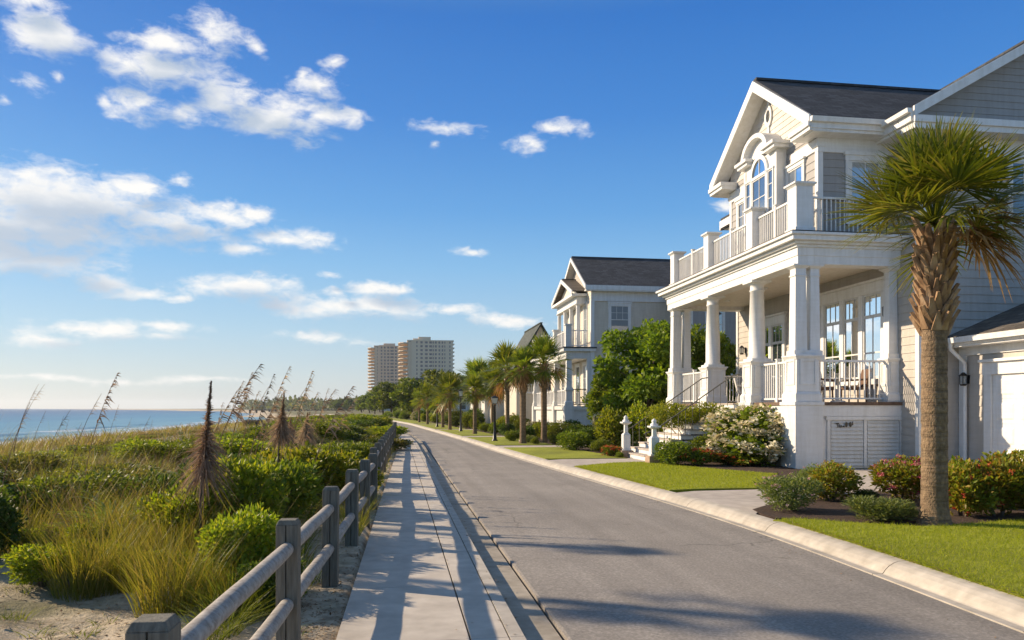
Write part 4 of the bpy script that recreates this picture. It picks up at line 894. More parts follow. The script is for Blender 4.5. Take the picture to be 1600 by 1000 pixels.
def railing(parent, fr, a0, a1, z0, z1, sp=.13, mids=0, mat='white', bw=.016, name='railing'):
    mb = MB(); mb.fb(fr, a0, a1, z1 - .06, z1, -.04, .04); mb.fb(fr, a0, a1, z0 + .08, z0 + .13, -.025, .025)
    n = max(1, int(round((a1 - a0) / sp)))
    for i in range(1, n):
        a = a0 + (a1 - a0) * i / n; mb.fb(fr, a - bw, a + bw, z0 + .13, z1 - .06, -bw, bw)
    for i in range(mids):
        a = a0 + (a1 - a0) * (i + 1) / (mids + 1); mb.fb(fr, a - .055, a + .055, z0, z1 + .08, -.055, .055); mb.fb(fr, a - .075, a + .075, z1 + .08, z1 + .11, -.075, .075)
    return mb.build(name, M[mat], parent)
def pier(mb, x, y, z0, z1, w):
    """square panelled pier with plinth and cap (half width w)"""
    mb.frus(x, y, z0, z0 + .22, w + .05, w + .05); mb.frus(x, y, z0 + .22, z0 + .30, w + .05, w)
    mb.frus(x, y, z0 + .30, z1 - .14, w, w * .97); mb.frus(x, y, z1 - .14, z1 - .05, w, w + .05); mb.frus(x, y, z1 - .05, z1, w + .06, w + .06)
    for sx, sy in ((-1, 0), (0, -1), (1, 0)):      # applied frame round a sunk panel on the faces
        for q0, q1, h0, h1 in ((-.72, -.55, .36, .92), (.55, .72, .36, .92), (-.55, .55, .86, .92), (-.55, .55, .36, .42)):
            za = z0 + (z1 - z0) * h0; zb = z0 + (z1 - z0) * h1; t = .014
            if sx: mb.box(*sorted((x + sx * w * .97, x + sx * (w + t))), y + q0 * w, y + q1 * w, za, zb)
            else: mb.box(x + q0 * w, x + q1 * w, *sorted((y + sy * w * .97, y + sy * (w + t))), za, zb)
def sqcol(mb, x, y, z0, z1, w):
    mb.frus(x, y, z0, z0 + .14, w + .05, w + .05); mb.frus(x, y, z0 + .14, z1 - .34, w, w * .86); mb.frus(x, y, z1 - .34, z1 - .30, w * .98, w * .98); mb.frus(x, y, z1 - .30, z1 - .12, w * .87, w * .87); mb.frus(x, y, z1 - .12, z1 - .05, w * .9, w + .07); mb.frus(x, y, z1 - .05, z1, w + .08, w + .08)
def rcol(mb, x, y, z0, z1, w):
    mb.frus(x, y, z0, z0 + .08, w + .06, w + .06)
    mb.lathe(x, y, [(z0 + .08, w + .05), (z0 + .13, w + .05), (z0 + .17, w), (z0 + (z1 - z0) * .35, w), (z1 - .36, w * .82), (z1 - .35, w * .9), (z1 - .31, w * .9), (z1 - .30, w * .83), (z1 - .15, w * .83), (z1 - .08, w + .05)], 24)
    mb.frus(x, y, z1 - .08, z1, w + .08, w + .08)
def lantern(parent, fr, a, z):
    mb = MB(); mb.fb(fr, a - .05, a + .05, z - .12, z + .12, 0, .03); mb.fb(fr, a - .015, a + .015, z + .05, z + .08, .03, .18)
    x, y, _ = fr(a, z, .18); mb.frus(x, y, z + .10, z + .2, .09, .02); mb.frus(x, y, z - .18, z - .13, .05, .07)
    for sx in (-1, 1):
        for sy in (-1, 1): mb.box(x + sx * .065 - .008, x + sx * .065 + .008, y + sy * .065 - .008, y + sy * .065 + .008, z - .13, z + .10)
    o = mb.build('wall_lantern', M['black'], parent); mb = MB(); mb.frus(x, y, z - .125, z + .095, .05, .056); mb.build('lantern_glass', M['glass_curtain'], o)
def gable_roof_x(parent, x0, x1, yc, hw, ze, rise, t=.16, mat='roof', ov=0, name='roof'):
    """ridge along X from the gable edge x0 to x1"""
    mb = MB()
    for s in (-1, 1):
        e = (yc + s * hw, ze); k = (yc, ze + rise)
        mb.prism([(x0, e[0], e[1]), (x0, k[0], k[1]), (x0, k[0], k[1] + t), (x0, e[0] + s * .02, e[1] + t * .6)], (x1 - x0, 0, 0))
    mb.box(x0 + .02, x1, yc - .12, yc + .12, ze + rise + t - .05, ze + rise + t + .03)
    return mb.build(name, M[mat], parent)
def gable_roof_y(parent, y0, y1, xc, hw, ze, rise, t=.16, mat='roof_y', name='roof'):
    mb = MB()
    for s in (-1, 1):
        e = (xc + s * hw, ze); k = (xc, ze + rise)
        mb.prism([(e[0], y0, e[1]), (k[0], y0, k[1]), (k[0], y0, k[1] + t), (e[0] + s * .02, y0, e[1] + t * .6)], (0, y1 - y0, 0))
    mb.box(xc - .12, xc + .12, y0 + .02, y1, ze + rise + t - .05, ze + rise + t + .03)
    return mb.build(name, M[mat], parent)

# ---- house one
XC, YC, YF, XW = 11.46, 20.80, 31.9, 14.85
zg, zf, zb, zd, zr = .06, 1.99, 6.02, 6.92, 8.06
h1 = thing('beach_house', 'big white and beige beach house with a columned porch and balcony in front', 'house', (16, 26, zg))
MX, MY0, MY1, EZ = 14.85, 20.05, 32.0, 10.15       # main body
mb = MB()
siding(mb, near(MY0), MX, 28, zg, 9.6)               # camera facing side wall
siding(mb, sea(MX), MY0, MY1, zg, 9.6)
siding(mb, far(MY1), MX, 28, zg, 9.6)
mb.box(MX + .03, 27.9, MY0 + .03, MY1 - .03, zg - .3, 9.75)
mb.build('wall', M['siding'], h1)
# main gable that looks along the road, in shingles
RX = 21.4; RH = 4.1
sl_ = RH / (RX - (MX - .55)); mb = MB()
siding(mb, near(MY0), MX, 28, 9.95, EZ + RH - .1, .2, .02, clip=lambda z: (RX - (EZ + RH - z) / sl_ + .12, RX + (EZ + RH - z) / sl_ - .12))
mb.prism([(MX + .3, MY0 + .05, 9.9), (RX, MY0 + .05, EZ + RH - .35), (28 - .3, MY0 + .05, 9.9)], (0, .2, 0))
mb.build('gable_shingles', M['siding_grey'], h1)
gable_roof_y(h1, MY0 - .55, MY1 + .5, RX, RX - (MX - .55), EZ, RH)
mb = MB()
for s in (-1, 1):     # rake boards and soffit of the main gable
    xe = RX + s * (RX - (MX - .62)); 
    mb.prism([(xe, MY0 - .60, EZ - .22), (RX, MY0 - .60, EZ + RH - .22), (RX, MY0 - .60, EZ + RH + .06), (xe, MY0 - .60, EZ + .08)], (0, .07, 0))
    mb.prism([(xe, MY0 - .52, EZ - .16), (RX, MY0 - .52, EZ + RH - .16), (RX, MY0 - .52, EZ + RH - .09), (xe, MY0 - .52, EZ - .09)], (0, .52, 0))
mb.box(MX - .62, 28.4, MY0 - .50, MY0 - .01, 9.62, 9.74); mb.box(MX - .62, 28.4, MY0 - .62, MY0 - .50, 9.60, 9.90); mb.box(MX - .66, 28.4, MY0 - .68, MY0 - .62, 9.76, 9.95)
mb.box(MX + .02, 28, MY0 - .045, MY0 - .005, 9.1, 9.62)
mb.box(MX - .08, MX + .16, MY0 - .05, MY0 + .12, zg, 9.6)    # corner board
mb.box(MX - .62, MX - .02, MY0 - .5, MY1 + .4, 9.72, 9.80)     # soffit over the sea wall
mb.box(MX - .70, MX - .60, MY0 - .55, 22.1, 9.80, 10.10)
mb.box(MX - .06, MX - .005, MY1 - .14, MY1 + .02, zg, 9.6)
mb.box(MX - .62, MX - .5, 27.9, MY1 + .5, 9.72, 10.12)
mb.build('trim', M['white'], h1, .008)
mb = MB(); mb.prism([(MX - .84, 0, 10.02), (MX - .72, 0, 10.02), (MX - .70, 0, 10.14), (MX - .86, 0, 10.14)], (0, 2.75, 0)); mb.v = [(x, y + MY0 - .62, z) for x, y, z in mb.v]
mb.build('gutter', M['white'], h1)
window(h1, near(MY0), 19.4, 20.3, 6.9, 8.8, 'glass_dark'); window(h1, near(MY0), 22.4, 23.3, 6.9, 8.8, 'glass_dark')
window(h1, near(MY0), 17.75, 18.55, 7.2, 9.0, 'glass_dark')
# the wing: gabled, over the porch
XG, YG, YH = 12.4, onX(1279, 12.4), onX(1142, 12.4); WE = zat(11.85, onX(1265, 11.85), 186); YM = (YG + YH) / 2; HW = (YH - YG) / 2 + .55; WR = zat(11.85, YM, 127) - WE - .1
mb = MB()
siding(mb, sea(XG), YG, YH, zd - .1, WE - .1); siding(mb, near(YG), XG, 19, zd - .1, WE - .1); siding(mb, far(YH), XG, 19, zd - .1, WE - .1)
mb.box(XG + .03, 18.9, YG + .03, YH - .03, zd - .12, WE)
mb.build('wing_wall', M['siding_grey'], h1)
sw = WR / HW; mb = MB()
siding(mb, sea(XG), YG, YH, WE - .1, WE + WR - .1, .2, .02, clip=lambda z: (max(YG, YM - (WE + WR - z) / sw + .1), min(YH, YM + (WE + WR - z) / sw - .1)))
mb.prism([(XG + .05, YG + .1, WE - .1), (XG + .05, YM, WE + WR - .3), (XG + .05, YH - .1, WE - .1)], (.2, 0, 0)); mb.build('gable_shingles', M['gable'], h1)
gable_roof_x(h1, XG - .55, 19.4, YM, HW, WE, WR, name='roof')
mb = MB()
for s in (-1, 1):
    ye = YM + s * HW
    mb.prism([(XG - .62, ye, WE - .26), (XG - .62, YM, WE + WR - .26), (XG - .62, YM, WE + WR + .10), (XG - .62, ye, WE + .10)], (.07, 0, 0))
    mb.prism([(XG - .55, ye, WE - .10), (XG - .55, YM, WE + WR - .10), (XG - .55, YM, WE + WR - .03), (XG - .55, ye, WE - .03)], (.54, 0, 0))
    yw = YM + s * (HW - .55); y0, y1 = sorted((ye, yw - s * .55))
    mb.box(XG - .60, XG + .02, y0, y1, WE - .34, WE - .22); mb.box(XG - .66, XG - .0, y0 - .02, y1 + .02, WE - .222, WE - .08)    # eave return
    y0, y1 = sorted((ye - s * .014, yw)); mb.box(XG - .485, 17.5, y0, y1, WE - .365, WE - .275)
    y0, y1 = sorted((ye + s * .034, ye - s * .05)); mb.box(XG - .575, 17.5, y0, y1, WE - .28, WE + .06)
    y0, y1 = sorted((yw + s * .035, yw - s * .14)); mb.box(XG - .04, XG + .13, y0, y1, zd, WE - .5)     # corner boards
    y0, y1 = sorted((yw + s * .05, yw - s * .005)); mb.box(XG - .05, 17.5, y0, y1, WE - .78, WE - .36)     # frieze along the side
    y0, y1 = sorted((yw + s * .07, yw - s * .2)); mb.box(XG - .09, XG + .2, y0, y1, WE - .62, WE - .5)
y0 = YG - .0; mb.box(XG - .05, XG - .002, YG, YM - 1.5, WE - .72, WE - .36); mb.box(XG - .05, XG - .002, YM + 1.5, YH, WE - .72, WE - .36)
mb.build('trim', M['white'], h1, .008)
mb = MB(); mb.prism([(XG - .6, YM - HW - .13, WE - .12), (XG - .6, YM - HW - .02, WE - .12), (XG - .6, YM - HW - .02, WE + .02), (XG - .6, YM - HW - .16, WE + .02)], (2.6, 0, 0)); mb.build('gutter', M['white'], h1)
# bay with arched window and curved hood
bw, bz1, BX = 1.14, WE - .04, XG - .34
mb = MB(); mb.box(BX, XG + .02, YM - bw, YM + bw, zd, bz1); 
for s in (-1, 1):
    y0, y1 = sorted((YM + s * (bw + .03), YM + s * (bw - .11))); mb.box(BX - .03, BX + .22, y0, y1, zd, bz1 - .12)
    y0, y1 = sorted((YM + s * (bw + .2), YM + s * .58)); mb.box(BX - .20, XG + .02, y0, y1, bz1 - .02, bz1 + .09); mb.box(BX - .28, XG + .02, y0 - .05, y1 + .05, bz1 + .09, bz1 + .2)
mb.build('bay_wall', M['white'], h1, .008)
mb = MB(); ar = .95; n = 14      # hood: a thick arch rising over the middle, with a little roof
def arc(rad, k, zc): return (YM + rad * cos(pi * k / n), zc + rad * .72 * sin(pi * k / n))
zc = bz1 + .12
for k in range(n):
    (ya, za), (yb, zb_) = arc(ar, k, zc), arc(ar, k + 1, zc); (yc_, zc_), (yd, zd_) = arc(ar - .2, k, zc), arc(ar - .2, k + 1, zc)
    mb.prism([(BX - .26, ya, za), (BX - .26, yb, zb_), (BX - .26, yd, zd_), (BX - .26, yc_, zc_)], (.70, 0, 0))
pl = [(BX - .02, *arc(ar - .19, k, zc)) for k in range(n + 1)]; mb.prism(pl, (.4, 0, 0))
mb.build('hood', M['white'], h1, .006)
fr = sea(BX)
o = window(h1, fr, YM - .48, YM + .48, zd + .15, bz1 - .62, 'glass', .09, 2, 2, .45, head=0, name='arched_window')
mb = MB(); n = 12; R_ = .48; za0 = bz1 - .62 + .10
mb.add([fr(YM + R_ * cos(pi * k / n), za0 + R_ * 1.05 * sin(pi * k / n), .026) for k in range(n + 1)], [tuple(range(n + 1))]); mb.build('pane', M['glass'], o)
mb = MB()
for k in range(n):
    q = [fr(YM + rd * cos(pi * kk / n), za0 + rd * 1.05 * sin(pi * kk / n), .0) for rd, kk in ((R_, k), (R_, k + 1), (R_ + .13, k + 1), (R_ + .13, k))]; mb.prism(q, (-.07, 0, 0))
mb.fb(fr, YM - .014, YM + .014, za0, za0 + R_ * 1.05, .02, .045)
mb.build('arch_trim', M['white'], o)
for s in (-1, 1):
    y0, y1 = sorted((YM + s * .62, YM + s * .97)); window(h1, fr, y0, y1, zd + .15, bz1 - .58, 'glass', .05, 1, 3, .45, head=0)
window(h1, sea(XG), onX(1256, XG), onX(1233, XG), zd + .35, WE - .86, 'glass_dark', .12, 2, 2, .5, grid_top=True)
window(h1, sea(XG), YM + 1.66, YM + 2.3, zd + .35, WE - .95, 'glass', .12, 2, 2, .5)
window(h1, near(YG), onY(1328, YG), onY(1328, YG) + .95, zd + .45, WE - 1.0, 'glass_curtain', .16, 2, 2, .5, head=.1)
mb = MB(); fr = sea(XG)         # oval ornament high in the gable
for k in range(16):
    q = [fr(YM + rd * cos(pi * kk / 8), WE + WR - 1.05 + rd * 1.5 * sin(pi * kk / 8), .02) for rd, kk in ((.14, k), (.14, k + 1), (.24, k + 1), (.24, k))]; mb.prism(q, (-.05, 0, 0))
mb.fb(fr, YM - .05, YM + .05, WE + WR - .72, WE + WR - .4, .02, .06); mb.fb(fr, YM - .05, YM + .05, WE + WR - 1.7, WE + WR - 1.38, .02, .06)
o = mb.build('gable_ornament', M['white'], h1); mb = MB(); mb.add([fr(YM + .14 * cos(pi * k / 8), WE + WR - 1.05 + .21 * sin(pi * k / 8), .03) for k in range(16)], [tuple(range(16))]); mb.build('pane', M['glass_dark'], o)
# porch: base, piers, columns, beam, ceiling, deck
CYs = [YC + .37, 24.02, 27.62, 31.2]; CX = XC + .37
for i, cy in enumerate(CYs):
    mb = MB(); pier(mb, CX, cy, zf, 3.36, .36)
    mb.frus(CX, cy, zg - .2, zf - .10, .43, .43); mb.frus(CX, cy, zf - .10, zf - .001, .46, .46)
    mb.build('pier', M['white'], h1, .008)
    if i in (0, 3):
        mb = MB(); sqcol(mb, CX - .13, cy - .02, 3.36, zb, .19); mb.build('column', M['white'], h1, .006)
        mb = MB(); sqcol(mb, CX + .33, cy - .02, 3.36, zb, .16); mb.frus(CX + .45, cy, 3.2, 3.36, .1, .1, .3, .3); mb.build('column', M['white'], h1, .006)
    else:
        mb = MB(); rcol(mb, CX, cy, 3.36, zb, .265); mb.build('column', M['white'], h1)
mb = MB()        # pilaster at the house end of the near side
pier(mb, MX - .16, YC + .37, zf, 3.3, .2); sqcol(mb, MX - .16, YC + .37, 3.3, zb, .15); mb.build('pilaster', M['white'], h1, .006)
for bx_ in ((CX + .4, MX + .02, YC + .12, YC + .3), (XC + .12, XC + .3, CYs[0] + .4, CYs[1] - .4), (XC + .12, XC + .3, CYs[2] + .4, CYs[3] - .4), (CX + .4, MX, YF - .5, YF - .3)):
    mb = MB(); mb.box(*bx_, zg - .2, zf - .1); mb.build('porch_base', M['white'], h1)
mb = MB(); mb.box(XC + .02, MX, YC + .02, YF - .02, zf - .10, zf - .004); mb.build('porch_floor', M['wood_dark'], h1)
mb = MB(); mb.box(XC + .06, MX + .0, YC + .06, YC + .32, zf - .42, zf - .101); mb.box(XC + .06, XC + .32, CYs[0] + .4, CYs[1] - .4, zf - .40, zf - .101); mb.build('skirt_board', M['white'], h1)
mb = MB()
for nm in range(1):
    mb.box(XC + .10, XC + .62, YC + .10, YF - .10, zb, 6.5); mb.box(XC + .62, MX - .02, YC + .10, YC + .62, zb, 6.5); mb.box(XC + .62, MX - .02, YF - .62, YF - .10, zb, 6.5)
    mb.box(XC + .075, XC + .6, YC + .075, YF - .075, 6.26, 6.5); mb.box(XC + .6, MX - .02, YC + .075, YC + .6, 6.26, 6.5)
mb.build('beam', M['white'], h1, .006)
mb = MB()
for o_, a, b in ((.02, 6.5, 6.58), (-.08, 6.581, 6.66), (-.22, 6.661, 6.80), (-.30, 6.801, 6.88)):
    mb.box(XC + o_, MX - .01, YC + o_, YF - o_, a, b)
mb.build('cornice', M['white'], h1, .01)
mb = MB(); mb.box(XC - .26, MX - .01, YC - .26, YF + .26, 6.881, zd); mb.build('balcony_deck', M['roof_brown'], h1)
mb = MB(); mb.box(XC + .6, MX - .03, YC + .6, YF - .6, 6.18, 6.24); mb.build('porch_ceiling', M['ceiling'], h1)
for cx_, cy_ in ((13.2, 23.0), (13.2, 26.2), (13.2, 29.4)):
    mb = MB(); mb.lathe(cx_, cy_, [(6.10, .02), (6.12, .10), (6.15, .12), (6.1795, .12)], 14); mb.build('ceiling_lamp', M['black'] if cy_ < 24 else M['white2'], h1)
for i in range(3):
    if i != 1: railing(h1, sea(CX), CYs[i] + .37, CYs[i + 1] - .37, zf, 3.24, .13, 1)
railing(h1, near(YC + .37), CX + .42, MX - .36, zf, 3.24, .155)
railing(h1, far(YF - .6), CX + .5, MX - .1, zf, 3.2, .14)
# balcony newels and railings
for i, cy in enumerate(CYs):
    mb = MB(); w = .26 if i == 0 else .22; mb.frus(CX - .08, cy - .05, zd, zd + .16, w + .05, w + .05); mb.frus(CX - .08, cy - .05, zd + .16, 8.28, w, w); mb.frus(CX - .08, cy - .05, 8.28, 8.34, w, w + .06); mb.frus(CX - .08, cy - .05, 8.34, 8.40, w + .08, w + .08); mb.build('newel', M['white'], h1, .008)
for i in range(3): railing(h1, sea(CX - .08), CYs[i] + .2, CYs[i + 1] - .28, zd, zr, .13, 1)
railing(h1, near(YC + .33), CX + .2, MX - .4, zd, zr, .145)
# porch doors and windows
def triple(a0, a1, z0, z1, n, glass='glass', trans=.68, name='porch_window'):
    w = (a1 - a0) / n; fr = sea(MX)
    mb = MB(); mb.fb(fr, a0 - .2, a0, z0, z1, 0, .09); mb.fb(fr, a1, a1 + .2, z0, z1, 0, .09); mb.fb(fr, a0 - .24, a1 + .24, z1, z1 + .34, 0, .10); mb.fb(fr, a0 - .30, a1 + .30, z1 + .34, z1 + .42, 0, .17)
    for i in range(1, n): mb.fb(fr, a0 + w * i - .11, a0 + w * i + .11, z0, z1, 0, .085)
    o = mb.build(name, M['white'], h1, .006)
    for i in range(n):
        p0 = a0 + w * i + (.11 if i else 0); p1 = a0 + w * (i + 1) - (.11 if i < n - 1 else 0); zt = z1 - .72; zm = z0 + (zt - z0) * .42
        mb = MB(); s = .06
        for q0, q1, r0, r1 in ((p0, p0 + s, z0, z1), (p1 - s, p1, z0, z1), (p0 + s, p1 - s, z0, z0 + .09), (p0 + s, p1 - s, z1 - s, z1), (p0 + s, p1 - s, zt - .05, zt + .05), (p0 + s, p1 - s, zm - .025, zm + .025)): mb.fb(fr, q0, q1, r0, r1, .012, .05)
        for c in (1, 2): mb.fb(fr, p0 + (p1 - p0) * c / 3 - .01, p0 + (p1 - p0) * c / 3 + .01, zt + .05, z1 - s, .02, .04)
        mb.fb(fr, (p0 + p1) / 2 - .01, (p0 + p1) / 2 + .01, z0 + .09, zt - .05, .02, .04)
        mb.build('sash', M['white2'], o)
        mb = MB(); mb.add([fr(p0, z0, .024), fr(p1, z0, .024), fr(p1, z1, .024), fr(p0, z1, .024)], [(0, 1, 2, 3)]); mb.build('pane', M[glass], o)
triple(21.75, 24.95, 2.72, 5.42, 3)
triple(27.9, 29.9, 2.1, 5.1, 2, 'glass', name='porch_door')
mb = MB(); fr = sea(MX); mb.fb(fr, 21.6, 25.1, 2.55, 2.72, 0, .16); mb.build('sill', M['white'], h1)
lantern(h1, sea(MX), 21.35, 4.75); lantern(h1, sea(MX), 26.1, 4.3); lantern(h1, sea(MX), 31.2, 4.3)
# louvred access doors under the porch with a few worn dark marks
fr = near(YC + .12); d = thing  # plane of the base wall
a0, a1 = onY(1300, YC), onY(1409, YC); z0, z1 = zg + .02, zat(13.6, YC, 656); am = (a0 + a1) / 2
mb = MB(); mb.fb(fr, a0 - .1, a0, z0, z1, 0, .05); mb.fb(fr, a1, a1 + .1, z0, z1, 0, .05); mb.fb(fr, a0 - .14, a1 + .14, z1, z1 + .1, 0, .07); mb.fb(fr, am - .05, am + .05, z0, z1, 0, .045)
dr = mb.build('access_door', M['white'], h1, .004); mb = MB()
for l, r_ in ((a0, am - .05), (am + .05, a1)): siding(mb, lambda a, b, c=0: fr(a, b, c + .004), l + .02, r_ - .02, z0 + .03, z1 - .02, .115, .05)
mb.build('louvre', M['white2'], dr)
mb = MB(); q = a0 + .16; zz = z1 - .22
for dx, w, zo, hh in ((0, .10, .10, .03), (.05, .025, 0, .1), (.10, .025, 0, .09), (.145, .05, .0, .06), (.215, .06, .0, .05)): mb.fb(fr, q + dx, q + dx + w, zz + zo, zz + zo + hh, .052, .062)
for dx in (.33, .46): mb.prism([fr(q + dx + .045 * cos(k * pi / 5), zz + .08 + .08 * sin(k * pi / 5), .060) for k in range(10)], (0, -.006, 0))
mb.fb(fr, q + .525, q + .55, zz + .06, zz + .17, .052, .062)
mb.build('number_marks', M['black'], dr)
mb = MB(); mb.fb(near(YC + .12), a1 + .16, a1 + .19, z1 - .1, z1 + .12, .0, .05); mb.build('hook', M['black'], h1)
# garage wing: its front looks at the sea
GX0 = 16.1; GE = 3.72
mb = MB(); siding(mb, sea(GX0), 8.0, MY0 - .02, zg, GE - .3, .3); mb.box(GX0 + .03, 26, 8.0, MY0 - .05, zg - .3, GE); siding(mb, near(8.0), GX0, 26, zg, GE - .1, .3); mb.build('garage_wall', M['siding'], h1)
mb = MB(); yd1 = onX(1553, GX0); yd0 = yd1 - 4.2; zt = 2.72
fr = sea(GX0)
mb.fb(fr, yd0 - .26, yd0, zg, zt, 0, .1); mb.fb(fr, yd1, yd1 + .26, zg, zt, 0, .1); mb.fb(fr, yd0 - .3, yd1 + .3, zt, zt + .34, 0, .11); mb.fb(fr, yd0 - .36, yd1 + .36, zt + .34, zt + .42, 0, .2)
gd = mb.build('garage_door_frame', M['white'], h1, .006)
mb = MB(); nr, ncol = 4, 5; hh = (zt - zg) / nr; ww = (yd1 - yd0) / ncol
mb.fb(fr, yd0, yd1, zg, zt, -.05, .026)
for i in range(nr):
    mb.fb(fr, yd0 + .005, yd1 - .005, zg + i * hh + .008, zg + (i + 1) * hh - .008, .026, .034)
    for j in range(ncol): 
        a, b, c_, e = yd0 + j * ww + .1, yd0 + (j + 1) * ww - .1, zg + i * hh + .1, zg + (i + 1) * hh - .1
        mb.hexa([fr(a, c_, .034), fr(b, c_, .034), fr(b, e, .034), fr(a, e, .034)], [fr(a + .05, c_ + .05, .048), fr(b - .05, c_ + .05, .048), fr(b - .05, e - .05, .048), fr(a + .05, e - .05, .048)])
mb.build('garage_door', M['white'], gd)
mb = MB(); mb.fb(fr, 8, MY0 - .03, GE - .42, GE - .18, 0, .06); mb.fb(fr, 19.74, MY0 - .03, zg, GE - .42, 0, .05); mb.box(GX0 - .45, GX0 + .01, 7.6, MY0 - .06, GE - .19, GE - .12); mb.box(GX0 - .50, GX0 - .42, 7.6, MY0 - .06, GE - .13, GE + .06)
mb.build('garage_trim', M['white'], h1, .006)
mb = MB(); mb.prism([(GX0 - .62, 7.6, GE - .08), (GX0 - .51, 7.6, GE - .08), (GX0 - .51, 7.6, GE + .07), (GX0 - .64, 7.6, GE + .07)], (0, MY0 - .1 - 7.6, 0))
yq = MY0 - .35; mb.tube([(GX0 - .56, yq, GE - .08), (GX0 - .56, yq, GE - .25), (GX0 - .12, yq - .0, GE - .62), (GX0 - .11, yq, GE - .8), (GX0 - .11, yq, zg + .1)], .055, 8); mb.build('downspout', M['white'], h1)
mb = MB(); rs = .40; mb.prism([(GX0 - .55, 7.5, GE), (21.2, 7.5, GE + rs * (21.2 - GX0 + .55)), (21.2, 7.5, GE + rs * (21.2 - GX0 + .55) + .14), (GX0 - .57, 7.5, GE + .1)], (0, MY0 - 7.5 - .055, 0))
mb.prism([(26.7, 7.5, GE), (21.2, 7.5, GE + rs * (21.2 - GX0 + .55)), (21.2, 7.5, GE + rs * (21.2 - GX0 + .55) + .14), (26.7, 7.5, GE + .1)], (0, MY0 - 7.5 - .055, 0)); mb.build('garage_roof', M['roof_brown'], h1)
lantern(h1, sea(GX0), onX(1514, GX0), 2.62)
# porch steps with newel posts and handrails
st = thing('porch_steps', 'white and stone steps climbing from the path to the porch opening', 'steps', (9.8, 25.8, .06)); n = 11; xs0 = 8.15
mb = MB(); rz_ = (zf - .02 - zg) / n
for i in range(n):
    mb.box(xs0 + i * .31, XC + .04, 24.55, 27.1, zg + i * rz_, zg + (i + 1) * rz_ - .045 - .001)
mb.build('riser', M['white'], st)
mb = MB()
for i in range(n): mb.box(xs0 + i * .31 - .03, xs0 + (i + 1) * .31 + .02 if i < n - 1 else XC + .05, 24.52, 27.13, zg + (i + 1) * rz_ - .045, zg + (i + 1) * rz_)
mb.build('tread', M['drive'], st)
for yy in (24.5, 27.15):
    mb = MB(); mb.tube([(8.1, yy, .95), (8.5, yy, 1.1), (XC - .25, yy, zf + .92), (XC - .02, yy, zf + .95)], .02, 8)
    for i in range(1, 12): t = i / 12; x_ = 8.3 + (XC - 8.5) * t; mb.tube([(x_, yy, zg + .05 + (zf - zg) * t), (x_, yy, 1.03 + (zf + .9 - 1.03) * t)], .011, 5)
    mb.build('handrail', M['post_wood'], st)
def newel_post(px, py, label, bird):
    x, y = P(px, py, .06); t = thing('newel_post', label, 'post', (x, y, .06)); k = depth(x, y) / F; top = H + (CY - (649 if bird else 654)) * k
    mb = MB(); mb.frus(x, y, -.05, .30, .24, .22); mb.build('plinth', M['brick'], t, .01)
    mb = MB(); mb.frus(x, y, .30, .36, .16, .16); mb.frus(x, y, .36, .85, .13, .13); mb.frus(x, y, .85, .93, .14, .07); mb.frus(x, y, .93, top - .34, .065, .06); mb.frus(x, y, top - .34, top - .28, .06, .17); mb.frus(x, y, top - .28, top - .23, .17, .17); mb.build('shaft', M['white'], t, .008)
    mb = MB(); mb.lathe(x, y, [(top - .23, .12), (top - .17, .12), (top - .14, .06), (top - .10, .085), (top - .05, .07), (top, .015)], 14); mb.build('finial', M['white'], t)
newel_post(978, 714, 'left white newel post on a brick plinth at the path', True)
newel_post(1022, 724, 'right white newel post at the foot of the porch steps', False)
# porch furniture
def chair(x, y, z, rz, mat, label):
    t = thing('porch_chair', label, 'chair', (x, y, z), 0)
    def T(mb): mb.v = [(x + px * cos(rz) - py * sin(rz), y + px * sin(rz) + py * cos(rz), z + pz) for px, py, pz in mb.v]; return mb
    mb = MB(); mb.box(-.29, .29, -.28, .28, .38, .46); T(mb).build('seat', mat, t, .02)
    mb = MB(); mb.hexa([(-.29, .24, .46), (.29, .24, .46), (.29, .31, .46), (-.29, .31, .46)], [(-.26, .38, 1.02), (.26, .38, 1.02), (.26, .44, 1.0), (-.26, .44, 1.0)]); T(mb).build('backrest', mat, t, .02)
    for s in (-1, 1):
        mb = MB(); mb.tube([(s * .30, .3, .70), (s * .31, 0, .68), (s * .31, -.28, .66), (s * .30, -.28, .40)], .03, 7); T(mb).build('armrest', mat, t)
        for q in (-.25, .26): mb = MB(); mb.tube([(s * .26, q, .38), (s * .27, q * 1.05, 0)], .025, 6); T(mb).build('leg', mat, t)
chair(12.95, 22.1, zf, 1.9, M['wicker'], 'brown wicker chair behind the near porch railing beside the corner pier')
chair(13.95, 21.9, zf, -1.7, M['wicker'], 'brown wicker chair near the big porch window')
chair(13.45, 22.75, zf, .2, M['white'], 'white chair between the two brown wicker porch chairs')
chair(13.6, 28.6, zf, 1.2, M['white'], 'white chair at the far end of the porch')
t = thing('porch_table', 'small white table among the porch chairs', 'table', (13.45, 21.95, zf)); mb = MB(); mb.lathe(13.45, 21.95, [(zf + .70, .42), (zf + .735, .43), (zf + .74, .42)], 24); mb.build('tabletop', M['white'], t)
mb = MB(); mb.lathe(13.45, 21.95, [(zf, .25), (zf + .04, .22), (zf + .08, .05), (zf + .70, .05)], 14); mb.build('leg', M['white'], t)

